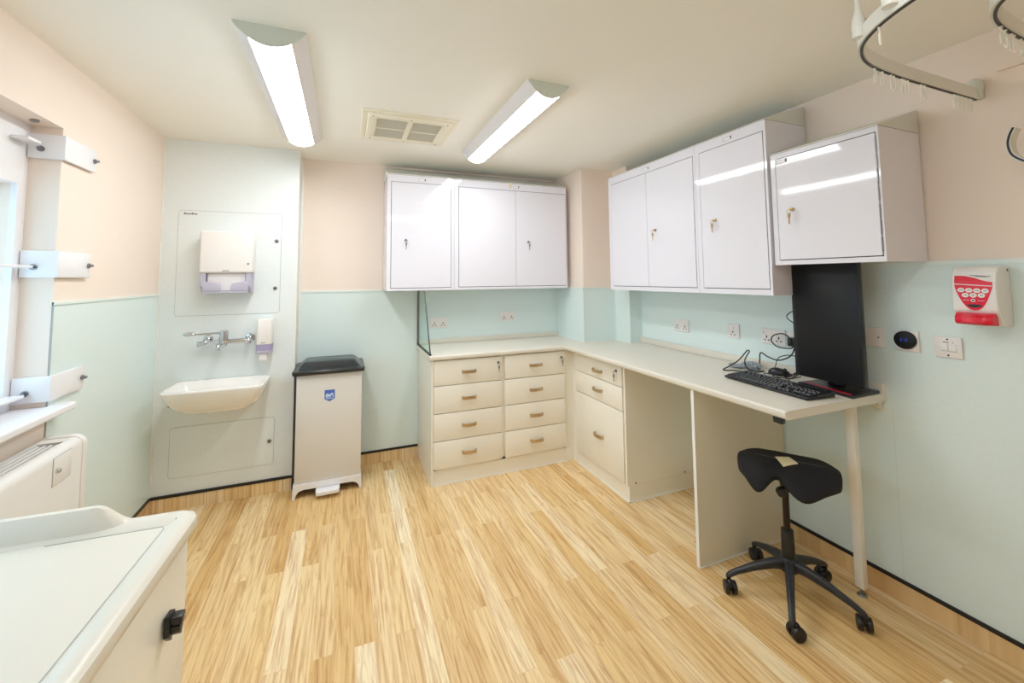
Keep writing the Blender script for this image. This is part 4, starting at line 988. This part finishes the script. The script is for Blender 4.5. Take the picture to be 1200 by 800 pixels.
# hooks
def hook_proto():
    bm = nb(); P_ = spline([(0, 0, 0), (.004, 0, -.008), (.0055, 0, -.028), (.003, 0, -.043), (-.002, 0, -.045), (-.0045, 0, -.038), (-.004, 0, -.022), (-.001, 0, -.014)], 5)
    tube(bm, P_, .0023, 6); cyl(bm, (0, 0, 0), (0, 0, .004), .004, n=8)
    me = bpy.data.meshes.new('curtain_hook'); bm.to_mesh(me); bm.free(); me.materials.append(M['hook_plastic']); me.shade_smooth(); return me
hm = hook_proto()
def hooks(sp_, xs, label, group):
    for x in xs:
        p = min(sp_, key=lambda q: abs(q.x-x) + (0 if q.y > .4 else 9))
        a = [q for q in sp_ if q.y > .4]; q0 = min(a, key=lambda q: abs(q.x-x))
        y = q0.y
        for A, B in zip(a, a[1:]):
            if min(A.x, B.x) <= x <= max(A.x, B.x) and abs(A.x-B.x) > 1e-6: y = A.y+(B.y-A.y)*(x-A.x)/(B.x-A.x)
        o = bpy.data.objects.new('curtain_hook', hm); COL.objects.link(o); o.location = (x, y, RZ0-.0042); o.rotation_euler = (0, 0, random.uniform(-.7, .9)); tag(o, label, 'curtain hook', group)
hooks(s1, [1.60, 1.65, 1.705, 1.722, 1.775, 1.79, 1.81, 1.895, 1.915], 'white curtain hook in the loose row along the middle of the long rail', 'loose curtain hooks on the long rail')
hooks(s1, [2.115, 2.135, 2.15, 2.165, 2.178, 2.195, 2.208, 2.225, 2.24], 'white curtain hook bunched near the wall bracket of the long rail', 'bunched curtain hooks by the wall bracket')
hooks(s1, [1.345], 'single white curtain hook hanging alone at the bend of the long rail', None)
hooks(s2, [1.655, 1.69, 1.735, 1.752, 1.80, 1.82], 'white curtain hook on the second rail in the top right corner', 'curtain hooks on the second rail')

# ------------------------------------------------------------------ light and camera
wd = bpy.data.worlds.new('sky'); S.world = wd; wd.use_nodes = True
N = wd.node_tree.nodes; L = wd.node_tree.links
bg = N['Background']; bg.inputs['Color'].default_value = (.52, .76, 1.0, 1); bg.inputs['Strength'].default_value = 2.6

cam = bpy.data.cameras.new('camera'); co = bpy.data.objects.new('camera', cam); COL.objects.link(co)
R = ((0.9306478558943142, -0.36581560900427024, -0.008573711457155837), (-0.016302031234836624, -0.06485772553807836, 0.9977613538395067), (0.3655527487202553, 0.9284246957329723, 0.06632324069437294))
co.matrix_world = Matrix(((R[0][0], R[1][0], -R[2][0], 0), (R[0][1], R[1][1], -R[2][1], 0), (R[0][2], R[1][2], -R[2][2], 1.425), (0, 0, 0, 1)))
fpx, ppx, ppy = 483.1982240166393, 594.5133739586394, 294.18087748454786
cam.sensor_fit = 'HORIZONTAL'; cam.sensor_width = 36; cam.lens = fpx/1200*36
cam.shift_x = (600-ppx)/1200; cam.shift_y = -(400-ppy)/1200
cam.clip_start = .01
S.camera = co
S.view_settings.view_transform = 'Standard'; S.view_settings.look = 'None'; S.view_settings.gamma = 1; S.view_settings.use_curve_mapping = False
S.view_settings.exposure = .68
S.cycles.max_bounces = 12; S.cycles.diffuse_bounces = 8; S.cycles.transparent_max_bounces = 12
